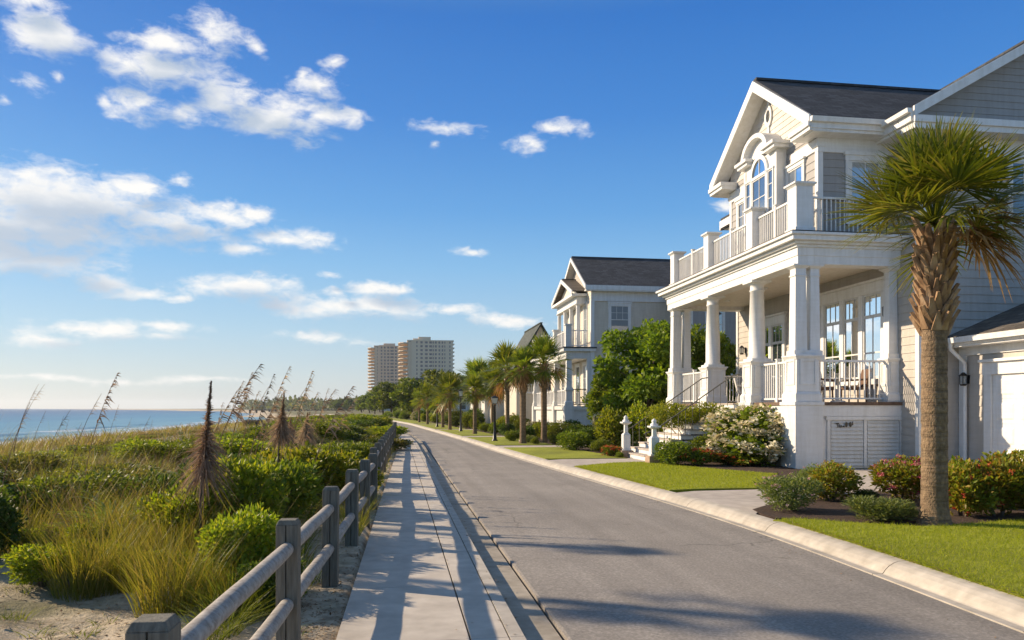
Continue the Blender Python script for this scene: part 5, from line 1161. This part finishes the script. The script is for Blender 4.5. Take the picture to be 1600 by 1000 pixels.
# ---- house two
X2, Y2, Y2f = 11.55, 51.9, 65.0; W2 = 13.35
h2 = thing('beach_house', 'second beige beach house with a dark roof and two storey porch behind the palms', 'house', (18, 56, .06))
z2f, z2b, z2d, z2r = 1.95, 5.25, 6.05, 7.25; e2 = 10.2; y2m = 55.9; hw2 = 4.55; r2 = 2.72; Y2e = 60.0
mb = MB(); siding(mb, near(Y2), W2, 19.2, .06, e2 - .1, .2); siding(mb, sea(W2), Y2, Y2e, .06, e2 - .1, .2); siding(mb, sea(W2), Y2e, 66, .06, z2d + .2, .2); mb.box(W2 + .03, 19.2, Y2 + .03, Y2e - .03, -.2, e2); mb.box(W2 + .03, 26, Y2e - .03, 66, -.2, z2d + .2); mb.build('wall', M['siding_far'], h2)
mb = MB(); s2 = r2 / hw2; siding(mb, sea(W2), Y2, Y2e, e2 - .1, e2 + r2 - .1, .2, .02, clip=lambda z: (max(Y2, y2m - (e2 + r2 - z) / s2 + .1), min(Y2e, y2m + (e2 + r2 - z) / s2 - .1))); mb.prism([(W2 + .05, Y2 + .1, e2 - .1), (W2 + .05, y2m, e2 + r2 - .3), (W2 + .05, Y2e - .1, e2 - .1)], (.2, 0, 0)); mb.build('gable_shingles', M['siding'], h2)
gable_roof_x(h2, W2 - .5, 28, y2m, hw2, e2, r2)
mb = MB()
for s in (-1, 1):
    ye = y2m + s * hw2; yw = y2m + s * (hw2 - .5)
    mb.prism([(W2 - .57, ye, e2 - .2), (W2 - .57, y2m, e2 + r2 - .2), (W2 - .57, y2m, e2 + r2 + .08), (W2 - .57, ye, e2 + .08)], (.07, 0, 0))
    mb.prism([(W2 - .5, ye, e2 - .10), (W2 - .5, y2m, e2 + r2 - .10), (W2 - .5, y2m, e2 + r2 - .03), (W2 - .5, ye, e2 - .03)], (.5, 0, 0))
    y0, y1 = sorted((ye + s * .03, ye - s * .05)); mb.box(W2 - .55, 19.6, y0, y1, e2 - .22, e2 + .08)
    y0, y1 = sorted((ye, yw)); mb.box(W2 - .5, 19.6, y0, y1, e2 - .3, e2 - .2)
    y0, y1 = sorted((yw + s * .05, yw - s * .005)); mb.box(W2 - .04, 19.25, y0, y1, e2 - .95, e2 - .3)
    y0, y1 = sorted((yw + s * .05, yw - s * .2)); mb.box(W2 - .05, W2 + .2, y0, y1, .06, e2 - .95)
mb.box(19.05, 19.3, Y2 - .06, Y2 + .1, .06, e2 - .95)
mb.build('trim', M['white'], h2)
mb = MB(); mb.lathe(22.8, y2m, [(e2 + r2, .55), (e2 + r2 + .55, .55), (e2 + r2 + .56, .7), (e2 + r2 + .62, .7), (e2 + r2 + .7, .3)], 14); mb.build('roof_vent', M['black'], h2)
# pediment over the balcony on slim posts
pm, ph, pe, pr_ = 56.6, 3.6, 10.05, 1.35; PX = 12.72
gable_roof_x(h2, PX - .45, W2 + 1.2, pm, ph, pe, pr_, .1, 'roof_brown')
mb = MB()
for s in (-1, 1):
    ye = pm + s * ph; mb.prism([(PX - .52, ye, pe - .2), (PX - .52, pm, pe + pr_ - .2), (PX - .52, pm, pe + pr_ + .08), (PX - .52, ye, pe + .08)], (.07, 0, 0))
mb.box(PX - .5, W2, pm - ph, pm + ph, pe - .30, pe - .12); mb.box(PX - .1, W2, pm - ph + .25, pm + ph - .25, pe - .8, pe - .301); mb.build('pediment_trim', M['white'], h2)
mb = MB(); mb.prism([(PX, pm - ph + .3, pe - .12), (PX, pm, pe + pr_ - .2), (PX, pm + ph - .3, pe - .12)], (.15, 0, 0)); mb.build('pediment_panel', M['cream'], h2)
for yy in (pm - ph + .45, pm - 1.0, pm + 1.0, pm + ph - .45): mb = MB(); sqcol(mb, PX + .05, yy, z2d, pe - .8, .13); mb.build('column', M['white'], h2)
c2 = [Y2 + .25, 56.2, 60.5, Y2f - .25]
for yy in c2:
    mb = MB(); mb.frus(X2 + .25, yy, -.2, z2f + .05, .32, .32); pier(mb, X2 + .25, yy, z2f + .05, z2f + 1.15, .22); sqcol(mb, X2 + .25, yy, z2f + 1.15, z2b, .2); mb.build('column', M['white2'], h2)
    mb = MB(); mb.frus(X2 + .2, yy, z2d, z2r + .3, .2, .2); mb.frus(X2 + .2, yy, z2r + .3, z2r + .4, .26, .26); mb.build('newel', M['white2'], h2)
mb = MB(); mb.box(W2 - .3, W2 + .02, Y2 - .02, Y2 + .3, z2f, z2d - .4); mb.build('pilaster', M['white2'], h2)
mb = MB(); mb.box(X2 + .02, W2 - .001, Y2 + .02, Y2f - .02, z2b, z2d - .3); mb.build('beam', M['white2'], h2)
mb = MB(); mb.box(X2 - .2, W2 + .3, Y2 - .2, Y2f + .2, z2d - .299, z2d - .1); mb.build('cornice', M['white'], h2)
mb = MB(); mb.box(X2 - .24, W2 + .34, Y2 - .24, Y2f + .24, z2d - .099, z2d); mb.build('balcony_deck', M['roof'], h2)
mb = MB(); mb.box(X2 + .0, W2, Y2, Y2f, z2f - .25, z2f); mb.box(X2 + .15, W2, Y2 + .1, Y2f - .1, -.1, z2f - .25); mb.build('porch_base', M['white2'], h2)
railing(h2, near(Y2 + .25), X2 + .45, W2 - .2, z2d, z2r, .15); railing(h2, near(Y2 + .25), X2 + .45, W2 - .3, z2f, z2f + 1.2, .15, mat='black')
for i in range(3): railing(h2, sea(X2 + .25), c2[i] + .2, c2[i + 1] - .2, z2d, z2r, .16, 1); railing(h2, sea(X2 + .25), c2[i] + .22, c2[i + 1] - .22, z2f, z2f + 1.15, .16, 1)
window(h2, near(Y2), onY(954, Y2), onY(982, Y2), 7.0, 8.95, 'glass_curtain', .17, 3, 2, .5, head=.1)
for yy in (53.0, 55.3, 57.5): window(h2, sea(W2), yy, yy + .9, z2d + .1, pe - .9, 'glass_curtain', .12, 2, 3, 0); window(h2, sea(W2), yy, yy + 1.0, z2f + .1, z2b - .35, 'glass_curtain', .14, 2, 3, 0)
for yy in (60.4, 62.6): window(h2, sea(W2), yy, yy + .9, z2f + .1, z2b - .35, 'glass_curtain', .12, 2, 2, 0)
# its deeper back part, further from the sea, steps out towards the road's near end
B0, BY = 19.2, 48.6
mb = MB(); siding(mb, near(BY), B0, 33, .06, 9.3, .2); siding(mb, sea(B0), BY, Y2, .06, 9.3, .2); mb.box(B0 + .03, 33, BY + .03, 62, -.2, 9.4); mb.build('back_wall', M['siding_grey'], h2)
mb = MB(); siding(mb, near(BY), B0, 33, 9.3, 13, .2, .02, clip=lambda z: (26.1 - (13.2 - z) / .5, 26.1 + (13.2 - z) / .5)); mb.prism([(B0 + .2, BY + .05, 9.4), (26.1, BY + .05, 12.9), (32.8, BY + .05, 9.4)], (0, .2, 0)); mb.build('back_gable', M['siding_grey'], h2)
gable_roof_y(h2, BY - .5, 62, 26.1, 7.5, 9.5, 3.72)
mb = MB()
for s in (-1, 1):
    xe = 26.1 + s * 7.6; mb.prism([(xe, BY - .56, 9.25), (26.1, BY - .56, 12.95), (26.1, BY - .56, 13.25), (xe, BY - .56, 9.55)], (0, .07, 0))
mb.box(B0 - .6, 33.6, BY - .5, BY, 9.15, 9.3); mb.box(B0 - .06, B0 + .2, BY - .05, BY + .12, .06, 9.1); mb.build('back_trim', M['white'], h2)
for a in (20.4, 24.0, 27.4):
    window(h2, near(BY), a, a + 1.1, 6.4, 8.4, 'glass', .15, 2, 2, .5)
window(h2, near(BY), 22.2, 23.3, 2.6, 4.6, 'glass_dark', .15, 2, 2, .5)
# ---- simpler houses further on
def far_house(label, x0, x1, y0, y1, e, rise, wall, roof, dormers=(), doors=(), wins=(), axis='x', swins=()):
    t = thing('beach_house', label, 'house', ((x0 + x1) / 2, (y0 + y1) / 2, 0), 0)
    mb = MB(); mb.box(x0, x1, y0, y1, -.3, e); ym, xm = (y0 + y1) / 2, (x0 + x1) / 2
    if axis == 'x': mb.prism([(x0, y0, e), (x0, ym, e + rise), (x0, y1, e)], (x1 - x0, 0, 0))
    else: mb.prism([(x0, y0, e), (xm, y0, e + rise), (x1, y0, e)], (0, y1 - y0, 0))
    mb.build('wall', M[wall], t)
    if axis == 'x': gable_roof_x(t, x0 - .4, x1 + .4, ym, (y1 - y0) / 2 + .4, e - .12, rise + .2, .2, roof)
    else: gable_roof_y(t, y0 - .4, y1 + .4, xm, (x1 - x0) / 2 + .4, e - .12, rise + .2, .2, roof)
    for (a, w, z, hh) in wins: window(t, sea(x0), a, a + w, z, z + hh, 'glass_dark', .14, 2, 2, .5)
    for (a, w, z, hh) in swins: window(t, near(y0), a, a + w, z, z + hh, 'glass_dark', .14, 2, 2, .5)
    for (a, w) in doors:
        fr = sea(x0); mb = MB(); mb.fb(fr, a - .15, a + w + .15, 0, 2.6, 0, .06); mb.fb(fr, a, a + w, 0, 2.4, .06, .09); mb.build('garage_door', M['white'], t)
    for (yc, w, zz) in dormers:
        mb = MB(); mb.box(x0 - .5, x0 + 3, yc - w / 2, yc + w / 2, 0, zz); mb.prism([(x0 - .5, yc - w / 2, zz), (x0 - .5, yc, zz + w * .4), (x0 - .5, yc + w / 2, zz)], (3.5, 0, 0)); mb.build('gable_bay', M['white2'], t)
        gable_roof_x(t, x0 - .8, x0 + 4, yc, w / 2 + .3, zz - .1, w * .42, .14, roof)
        window(t, sea(x0 - .5), yc - w * .28, yc - .08, zz - 2.0, zz - .4, 'glass_dark', .1, 1, 2, .5); window(t, sea(x0 - .5), yc + .08, yc + w * .28, zz - 2.0, zz - .4, 'glass_dark', .1, 1, 2, .5)
    return t
far_house('pale twin gabled house with white garage doors behind the row of palms', 9.6, 19, 78, 98, 4.3, 1.2, 'cream', 'roof_y', [(81.5, 3.4, 4.5), (88, 3.4, 4.5), (94.5, 3.4, 4.5)], [(79.9, 3.0), (84.0, 1.4), (86.6, 3.0), (93, 3.0)], [(84.2, 1.0, 2.8, 1.2), (91, .9, 2.8, 1.2)], 'y', [(11.5, 1, 2.7, 1.3), (14.5, 1, 2.7, 1.3)])
far_house('tall house with a green grey roof rising behind the second house balcony', 10.6, 15.0, 68, 76, 5.2, 4.0, 'siding_far', 'roof_green', swins=[(11.4, .9, 3.2, 1.5), (13.2, .9, 3.2, 1.5)], axis='y')
far_house('small cream house at the far end of the palm row', 7.5, 14, 112, 120, 3.6, 1.5, 'cream', 'roof_brown', [], [(113.4, 2.6)], [(117.5, 1, 1.6, 1.4)], 'x', [(9, 1, 1.6, 1.4)])
far_house('white cottage half hidden in trees by the road end', 3.5, 10, 142, 152, 4.6, 2.6, 'white2', 'roof', [], [(143.5, 2.6)], [(148, 1, 2.6, 1.4)], 'x', [(5, 1, 2.6, 1.4)])
# ---- towers
def tower(label, d, pxl, pxc, pxr, ytop, floors, pent, wall, seed, stepn):
    xa, ya = at_d(pxc, d); k = d / F; hgt = H + (CY - ytop) * k; wid = (pxr - pxc) * k * 1.01; dep = 26.0
    t = thing('apartment_tower', label, 'tower', (xa, ya, 0)); r = random.Random(seed); fh = hgt / (floors + .6)
    mb = MB(); mb.box(xa, xa + wid, ya, ya + dep, -2, hgt); mb.box(xa - .5, xa + wid + .8, ya - .5, ya + dep + .5, hgt, hgt + 1.2); mb.build('wall', M[wall], t)
    mb = MB(); p0, p1, pt = pent; mb.box(xa + (p0 - pxc) * k, xa + (p1 - pxc) * k, ya + 3, ya + 14, hgt + 1.2, H + (CY - pt) * k); mb.box(xa + (p0 - pxc) * k - 5, xa + (p0 - pxc) * k - .01, ya + 4, ya + 12, hgt + 1.2, H + (CY - pt - 2.5) * k); mb.build('penthouse', M[wall], t)
    bx = 3.4; ext = [(0, -.8), (-1.5, -.8), (-2.6, 1.2), (-3.2, 4), (-3.2, 9), (-2.2, 10.5), (-2.2, 13), (-3.2, 14.5), (-3.2, 20), (-2.6, 23.5), (-1.2, dep), (0, dep)]
    for i in range(floors):
        z = fh * (i + .9); mb = MB(); mb.prism([(xa + a * stepn, ya + b, z) for a, b in ext], (0, 0, .35))
        ins = [(xa + a * stepn * .97, ya + b, z) for a, b in ext]
        for q in range(len(ins) - 1): mb.tube([(ins[q][0], ins[q][1], z + .7), (ins[q + 1][0], ins[q + 1][1], z + .7)], .78, 4, False)
        mb.build('balcony', M['tower_lit'], t)
        mb = MB(); mb.prism([(xa + wid, ya + 2, z), (xa + wid + 1.6, ya + 3, z), (xa + wid + 1.6, ya + 12, z), (xa + wid, ya + 13, z)], (0, 0, 1.0)); mb.build('balcony', M[wall], t)
    mb = MB(); mb.box(xa + .01, xa + wid * .085, ya - .30, ya - .005, 3, hgt - .5) ; mb.build('corner_bay', M['tower_lit'], t)
    return t, xa, ya, wid, hgt, fh, k
M['tower'] = paint('tower_stucco', (.76, .62, .45), .8, .08); M['tower_pink'] = paint('tower_stucco_tan', (.72, .52, .36), .8, .08); M['tower_lit'] = paint('tower_balcony', (.70, .54, .37), .8, .08)  # tower_lit: balcony stucco with sunlit warmth put into its colour
M['tower_glass'] = glassmat('tower_glass', (.03, .04, .06), -.02); M['tower_glass_pale'] = glassmat('tower_glass_pale', (.24, .25, .27), .0)
def tower_windows(t, xa, ya, wid, hgt, fh, floors, colspec, side=True):
    big = []; rest = []
    for i in range(floors):
        z = fh * (i + .95)
        for a0, a1, g in colspec: big.append((xa + wid * a0, xa + wid * a1, z + fh * .12, z + fh * .66, g))
    n = 96; big.sort(key=lambda b: -(b[1] - b[0]) - .001 * b[2])
    for b in big[:n]:
        mb = MB(); mb.box(b[0], b[1], ya - .12, ya - .01, b[2], b[3]); mb.build('window', M[b[4]], t)
    mb = MB()
    for b in big[n:]: mb.box(b[0], b[1], ya - .12, ya - .01, b[2], b[3])
    for i in range(floors):
        z = fh * (i + .95)
        for b0 in (1.5, 6, 11, 15.5, 20): mb.box(xa - .12, xa - .01, ya + b0, ya + b0 + 3.2, z + .3, z + fh * .75)
    struct(mb.build('small_windows', M['tower_glass'], t), 'stuff')
g, gp = 'tower_glass', 'tower_glass_pale'
a = tower('pale taller apartment tower with curved sunlit balconies on its sea side', 700, 622, 637, 707, 533, 17, (654, 673, 525.5), 'tower', 1, 2.6)
tower_windows(*a[:6], 17, [(.02, .075, g), (.19, .215, gp), (.28, .33, g), (.38, .44, g), (.475, .535, g), (.55, .575, g), (.60, .64, g), (.68, .715, g), (.75, .78, gp), (.81, .83, gp), (.92, .945, gp)])
a = tower('tan apartment tower standing left of and behind the taller pale tower', 830, 574, 585, 634, 541.5, 19, (599, 617, 536), 'tower_pink', 2, 2.2)
tower_windows(*a[:6], 19, [(.02, .1, g), (.2, .245, g), (.30, .35, g), (.40, .46, g), (.50, .60, g), (.64, .70, g), (.74, .82, g), (.88, .94, g)])
# hill with houses behind the palms
mb = MB(); V = []; Q = []; nx_, ny_ = 40, 24
for j in range(ny_):
    for i in range(nx_):
        x = 18 + 130 * i / (nx_ - 1); y = 185 + 160 * j / (ny_ - 1); u, w = (x - 60) / 46, (y - 260) / 75
        V.append((x, y, -1 + 16.5 * max(0, math.exp(-(u * u * (1 if u > 0 else .9) + w * w) * 1.1) + .06 * nz(x, y, .09))))
Q = [(j * nx_ + i, j * nx_ + i + 1, (j + 1) * nx_ + i + 1, (j + 1) * nx_ + i) for j in range(ny_ - 1) for i in range(nx_ - 1)]
M['hill'] = rough_mat('hill_scrub', [(.3, (.02, .035, .012)), (.7, (.06, .075, .025))], .3, .95, 8, 2, .8, .5)
struct(np_mesh('hill', np.array(V), np.array(Q), M['hill'], smooth=True))
def hill_z(x, y): u, w = (x - 60) / 46, (y - 260) / 75; return -1 + 16.5 * max(0, math.exp(-(u * u * (1 if u > 0 else .9) + w * w) * 1.1) + .06 * nz(x, y, .09))
def hill_house(px, d, w, h, label, mat, z=None):
    x, y = at_d(px, d); zz = hill_z(x, y) if z is None else z; t = thing('hillside_house', label, 'house', (x, y, zz)); mb = MB(); mb.box(x, x + w, y, y + 9, zz - 3, zz + h); mb.build('wall', M[mat], t)
    mb = MB(); mb.prism([(x - .4, y - .4, zz + h), (x + w / 2, y - .4, zz + h + 1.6), (x + w + .4, y - .4, zz + h)], (0, 9.8, 0)); mb.build('roof', M['roof_y'], t)
    for i in range(int(w // 3)): window(t, near(y), x + .8 + i * 3, x + 2.2 + i * 3, zz + h - 2.6, zz + h - .8, 'glass_dark', .15, 2, 1, 0)
hill_house(737, 250, 9, 4.5, 'grey flat house on top of the wooded hill', 'siding_grey')
hill_house(700, 230, 8, 5, 'pale house among the hillside trees beside the towers', 'white2')
hill_house(660, 300, 10, 7, 'low white building at the foot of the taller tower', 'siding_far', 3)
hill_house(596, 520, 16, 8, 'low white building at the foot of the tan tower', 'white2', 1)
r = random.Random(9)
for i in range(64):      # trees on and around the hill
    d = r.uniform(150, 300); px = r.uniform(676, 850); x, y = at_d(px, d); z = max(0, hill_z(x, y)) if 18 < x < 148 and 185 < y < 345 else 0
    s = r.uniform(4.5, 8); copy_tree(r.choice(trf), (x, y, z - .3), r.uniform(0, 6), (s * 1.15, s * 1.15, s), 'dark rounded tree on the wooded hill behind the palms', 'trees on the hill', 'tree')
for i in range(60):      # trees at the end of the road
    d = 85 * (520 / 85) ** r.random(); px = r.uniform(625, 705) if d < 130 else r.uniform(556, 705); x, y = at_d(px, d)
    if y < 250 and x < rr(y) + 4.5: continue
    if y >= 250 and x < -60: continue
    s = r.uniform(3.6, 6.2) * (1 + d / 700); copy_tree(r.choice(trm + trf), (x, y, -.2), r.uniform(0, 6), (s * 1.1, s * 1.1, s), 'green tree in the belt of trees where the road ends', 'trees at the road end', 'tree')
for i in range(30):
    d = r.uniform(420, 690); px = r.uniform(520, 640); x, y = at_d(px, d); s = r.uniform(6, 10)
    if x < shore(y) + 40: continue
    copy_tree(r.choice(trf), (x, y, -.3), r.uniform(0, 6), (s * 1.2, s * 1.2, s), 'tree in the far belt of trees before the towers', 'trees before the towers', 'tree')
# far coast: low wooded line, sand spit and a pier
rg = np.random.default_rng(12); lb = []
for i in range(150):
    d = rg.uniform(900, 2300); px = rg.uniform(395, 575) + (d - 900) * -.012; x, y = at_d(px, d); s = rg.uniform(7, 13)
    if x > shore(y) + 45: lb.append((x, y, 3, s * 1.8, s, s))
V, Q = cloud(71, lb, 9000, 5.0, 3.5, .3, .2, 0); tag(struct(np_mesh('far_treeline', V, Q, L['tree_far']), 'stuff'), 'low dark line of woods along the far coast', 'woods')
pr = thing('fishing_pier', 'long low pier reaching into the sea on the far beach', 'pier', (*at_d(500, 560), 0)); x1, y1 = at_d(500, 560); x0, y0 = at_d(392, 560); mb = MB(); zt = 1.0
mb.box(x0, x1 + 20, y1, y1 + 4, zt - .8, zt - .1); mb.build('deck', M['bark'], pr)
for i in range(12): xx = x0 + (x1 - x0) * i / 11; mb = MB(); mb.box(xx, xx + .8, y1, y1 + 3.5, -6, zt - .81); mb.build('pile', M['bark'], pr)
x, y = at_d(393, 62); zz = gz(x, y); t = thing('lifeguard_stand', 'small dark beach hut beyond the dune crest', 'hut', (x, y, zz)); k = 62 / F
hw_, zt = 11 * k, H + (CY - 656) * k; mb = MB(); mb.frus(x, y, zt - .55, zt - .1, hw_, hw_ * .96, .5, .5); mb.build('cabin', M['bark'], t); mb = MB(); mb.frus(x, y, zt - .1, zt, hw_ * 1.1, hw_ * .9, .6, .4); mb.build('roof', M['roof'], t)
for s in (-1, 1): mb = MB(); mb.tube([(x + s * hw_ * .8, y, zt - .55), (x + s * hw_ * .85, y, zz - .3)], .06, 6); mb.build('leg', M['bark'], t)
# ------------------------------------------------------------------ remove the sources the plants were copied from
for p_ in protos:
    for ch in list(p_.children):
        for g_ in list(ch.children): bpy.data.objects.remove(g_)
        bpy.data.objects.remove(ch)
    bpy.data.objects.remove(p_)
# ------------------------------------------------------------------ sky with clouds, sun, camera
SUN_EL = radians(25.5); sdx, sdy = -.872, .489        # towards the sun: over the sea and ahead
w = bpy.data.worlds.new('World'); bpy.context.scene.world = w; w.use_nodes = True; nt = w.node_tree; bg = nt.nodes['Background']
sky = N(nt, 'ShaderNodeTexSky', sky_type='NISHITA'); sky.sun_disc = False; sky.sun_elevation = SUN_EL; sky.sun_rotation = math.atan2(sdx, sdy) % (2 * pi)
sky.air_density = 1.0; sky.dust_density = .35; sky.ozone_density = 2.2; sky.altitude = 0
hs = nt.nodes.new('ShaderNodeHueSaturation'); hs.inputs['Saturation'].default_value = SAT; hs.inputs['Hue'].default_value = HUE; nt.links.new(sky.outputs[0], hs.inputs['Color'])
tc = nt.nodes.new('ShaderNodeTexCoord'); sp = nt.nodes.new('ShaderNodeSeparateXYZ'); nt.links.new(tc.outputs['Generated'], sp.inputs[0])
az = math_(nt, 'ARCTAN2', sp.outputs[0], sp.outputs[1]); el = math_(nt, 'ARCSINE', sp.outputs[2])
cb = nt.nodes.new('ShaderNodeCombineXYZ'); nt.links.new(az, cb.inputs[0]); nt.links.new(el, cb.inputs[1])
BL_ = [(90, 60, 82, 30, 1), (255, 68, 66, 20, 1), (190, 102, 70, 26, 1), (255, 112, 105, 34, 1), (235, 165, 62, 24, .9), (290, 178, 40, 20, .8), (335, 60, 46, 32, .65), (350, 152, 62, 28, 1), (430, 186, 92, 30, 1), (505, 180, 62, 18, .95), (402, 78, 16, 14, .6), (500, 135, 46, 18, .62), (470, 118, 14, 14, .5), (48, 138, 28, 11, .75), (95, 125, 13, 8, .6), (0, 160, 20, 10, .6), (40, 0, 60, 16, .8), (165, 162, 14, 8, .6),
       (110, 315, 190, 44, 1.1), (40, 350, 170, 52, 1.15), (240, 345, 140, 32, 1.05), (350, 335, 74, 15, .9), (395, 332, 32, 12, .9), (60, 410, 135, 20, 1), (212, 288, 58, 15, .95), (282, 286, 22, 9, .7), (450, 371, 76, 17, 1), (385, 387, 50, 9, .85), (10, 395, 80, 26, 1),
       (160, 440, 48, 12, .9), (370, 445, 100, 24, 1.05), (230, 456, 50, 9, .8), (280, 462, 30, 7, .6), (595, 449, 58, 15, 1), (525, 453, 19, 10, .8), (560, 482, 150, 17, 1), (690, 481, 62, 10, .85), (440, 475, 60, 10, .7), (800, 500, 66, 12, .85), (150, 512, 130, 14, .95), (270, 513, 66, 14, .9), (60, 525, 110, 12, .75), (260, 530, 60, 8, .6), (480, 528, 64, 10, .65), (572, 535, 40, 8, .6), (512, 423, 28, 7, .6),
       (695, 205, 44, 11, .75), (868, 201, 34, 13, .75), (822, 226, 26, 13, .6), (914, 206, 18, 10, .6), (1138, 322, 26, 13, .8), (685, 228, 10, 6, .5), (60, 590, 200, 6, .45), (330, 592, 120, 6, .4), (1000, 480, 60, 8, .4), (-180, 330, 150, 50, 1), (-260, 120, 160, 50, 1), (-200, 480, 120, 16, 1)]
n1 = N(nt, 'ShaderNodeTexNoise', Scale=13.0, Detail=10, Roughness=.62); mp = nt.nodes.new('ShaderNodeMapping'); mp.inputs['Scale'].default_value = (1, 2.0, 1); nt.links.new(cb.outputs[0], mp.inputs['Vector']); nt.links.new(mp.outputs[0], n1.inputs['Vector'])
nd = N(nt, 'ShaderNodeTexNoise', Scale=9.0, Detail=4, Roughness=.5); nt.links.new(mp.outputs[0], nd.inputs['Vector'])
def density(off):
    """blobs in azimuth and elevation, edges broken up by noise"""
    v = N(nt, 'ShaderNodeVectorMath', operation='MULTIPLY_ADD'); nt.links.new(nd.outputs['Color'], v.inputs[0]); v.inputs[1].default_value = (.05, .026, 0); nt.links.new(cb.outputs[0], v.inputs[2])
    v2 = N(nt, 'ShaderNodeVectorMath', operation='ADD'); nt.links.new(v.outputs[0], v2.inputs[0]); v2.inputs[1].default_value = (off[0] - .025, off[1] - .013, 0)
    acc = None; ks = lambda k: max(k, .72)
    for px, py, rx, ry, k in BL_ + [(735, 395, 34, 6, .7), (520, 96, 24, 9, .7)]:
        u = (px - 800) / F; a = TH + atan(u); e = atan((CY - py) / F * cos(atan(u))); sx = rx / F * cos(atan(u)) ** 2 * 1.32; sy = ry / F * cos(atan(u)) * 1.42
        m = N(nt, 'ShaderNodeVectorMath', operation='MULTIPLY_ADD'); nt.links.new(v2.outputs[0], m.inputs[0]); m.inputs[1].default_value = (1 / sx, 1 / sy, 0); m.inputs[2].default_value = (-a / sx, -e / sy, 0)
        l = N(nt, 'ShaderNodeVectorMath', operation='LENGTH'); nt.links.new(m.outputs[0], l.inputs[0])
        q = math_(nt, 'MULTIPLY_ADD', l.outputs['Value'], -ks(k), ks(k))
        acc = q if acc is None else math_(nt, 'SMOOTH_MAX', acc, q, .12)
    return acc
n3 = N(nt, 'ShaderNodeTexNoise', Scale=42.0, Detail=8, Roughness=.6, Distortion=.6); nt.links.new(mp.outputs[0], n3.inputs['Vector'])
base = math_(nt, 'ADD', math_(nt, 'MULTIPLY_ADD', n1.outputs['Fac'], 2.2, -1.2), math_(nt, 'MULTIPLY_ADD', n3.outputs['Fac'], 1.1, -.57))
d1 = math_(nt, 'ADD', density((0, 0)), base); d2 = density((-.018, .020))
msk = N(nt, 'ShaderNodeMapRange', interpolation_type='SMOOTHSTEP'); msk.inputs[1].default_value = -.06; msk.inputs[2].default_value = .82; nt.links.new(d1, msk.inputs[0])
sh = N(nt, 'ShaderNodeMapRange', interpolation_type='SMOOTHSTEP'); sh.inputs[1].default_value = .1; sh.inputs[2].default_value = .85; nt.links.new(math_(nt, 'ADD', d2, math_(nt, 'MULTIPLY_ADD', n1.outputs['Fac'], .9, -.45)), sh.inputs[0])
ccol = mixc(nt, sh.outputs[0], CLOUD_L, CLOUD_D)
# thin veil of brightness low over the sea
lowf = N(nt, 'ShaderNodeMapRange', interpolation_type='SMOOTHSTEP'); lowf.inputs[1].default_value = .24; lowf.inputs[2].default_value = -.01; lowf.inputs[3].default_value = 0; lowf.inputs[4].default_value = LOWMIX; nt.links.new(el, lowf.inputs[0])
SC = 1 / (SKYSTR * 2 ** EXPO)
grad = ramp(nt, math_(nt, 'DIVIDE', el, .8), [(0, (.62, .68, .71)), (.05, (.55, .66, .73)), (.125, (.40, .615, .80)), (.225, (.235, .51, .83)), (.31, (.125, .385, .79)), (.45, (.05, .25, .70)), (.59, (.022, .18, .61)), (.72, (.12, .27, .52)), (1, (.17, .26, .42))])  # top stops, above the view, raised and paled to add fill light
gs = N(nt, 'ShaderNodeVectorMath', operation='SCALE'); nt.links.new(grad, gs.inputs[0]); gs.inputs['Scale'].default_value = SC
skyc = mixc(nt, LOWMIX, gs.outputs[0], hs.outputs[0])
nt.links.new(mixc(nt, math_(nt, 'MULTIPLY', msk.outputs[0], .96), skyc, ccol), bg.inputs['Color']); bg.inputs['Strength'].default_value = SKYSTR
sun = bpy.data.lights.new('sun', 'SUN'); sun.energy = SUNSTR; sun.angle = radians(.55); sun.color = (1, .80, .56)
so = bpy.data.objects.new('sun', sun); C.objects.link(so)
from mathutils import Vector
so.rotation_euler = Vector((-sdx * cos(SUN_EL), -sdy * cos(SUN_EL), -sin(SUN_EL))).to_track_quat('-Z', 'Y').to_euler(); so.location = (-30, 20, 40)
hz = bpy.data.materials.new('haze_air'); hz.use_nodes = True; hn = hz.node_tree; hn.nodes.remove(hn.nodes['Principled BSDF']); pv = hn.nodes.new('ShaderNodeVolumePrincipled'); pv.inputs['Color'].default_value = (.80, .87, .95, 1); pv.inputs['Density'].default_value = HAZE; pv.inputs['Anisotropy'].default_value = .35
hn.links.new(pv.outputs[0], hn.nodes['Material Output'].inputs['Volume'])
if HAZE:
    mb = MB(); mb.box(-9400, 4400, -450, 9400, -9, 84); ho = struct(mb.build('haze', hz), 'stuff'); ho['label'] = 'thin pale sea haze over the whole shore'; ho['category'] = 'haze'
cam = bpy.data.cameras.new('camera'); co = bpy.data.objects.new('camera', cam); C.objects.link(co); co.location = (0, 0, H); co.rotation_euler = (pi / 2, 0, -TH)
cam.sensor_width = 36; cam.lens = 36 * F / 1600; cam.shift_y = (CY - 500) / 1600; cam.clip_start = .05; cam.clip_end = 20000
cam.dof.use_dof = True; cam.dof.focus_distance = 17; cam.dof.aperture_fstop = 5.6
sc = bpy.context.scene; sc.camera = co; sc.view_settings.view_transform = 'Standard'; sc.view_settings.look = 'None'; sc.view_settings.exposure = EXPO; sc.view_settings.gamma = 1
sc.render.engine = 'CYCLES'; sc.cycles.use_denoising = True; sc.cycles.max_bounces = 6; sc.cycles.diffuse_bounces = 3; sc.cycles.transparent_max_bounces = 6; sc.cycles.caustics_reflective = False; sc.cycles.caustics_refractive = False
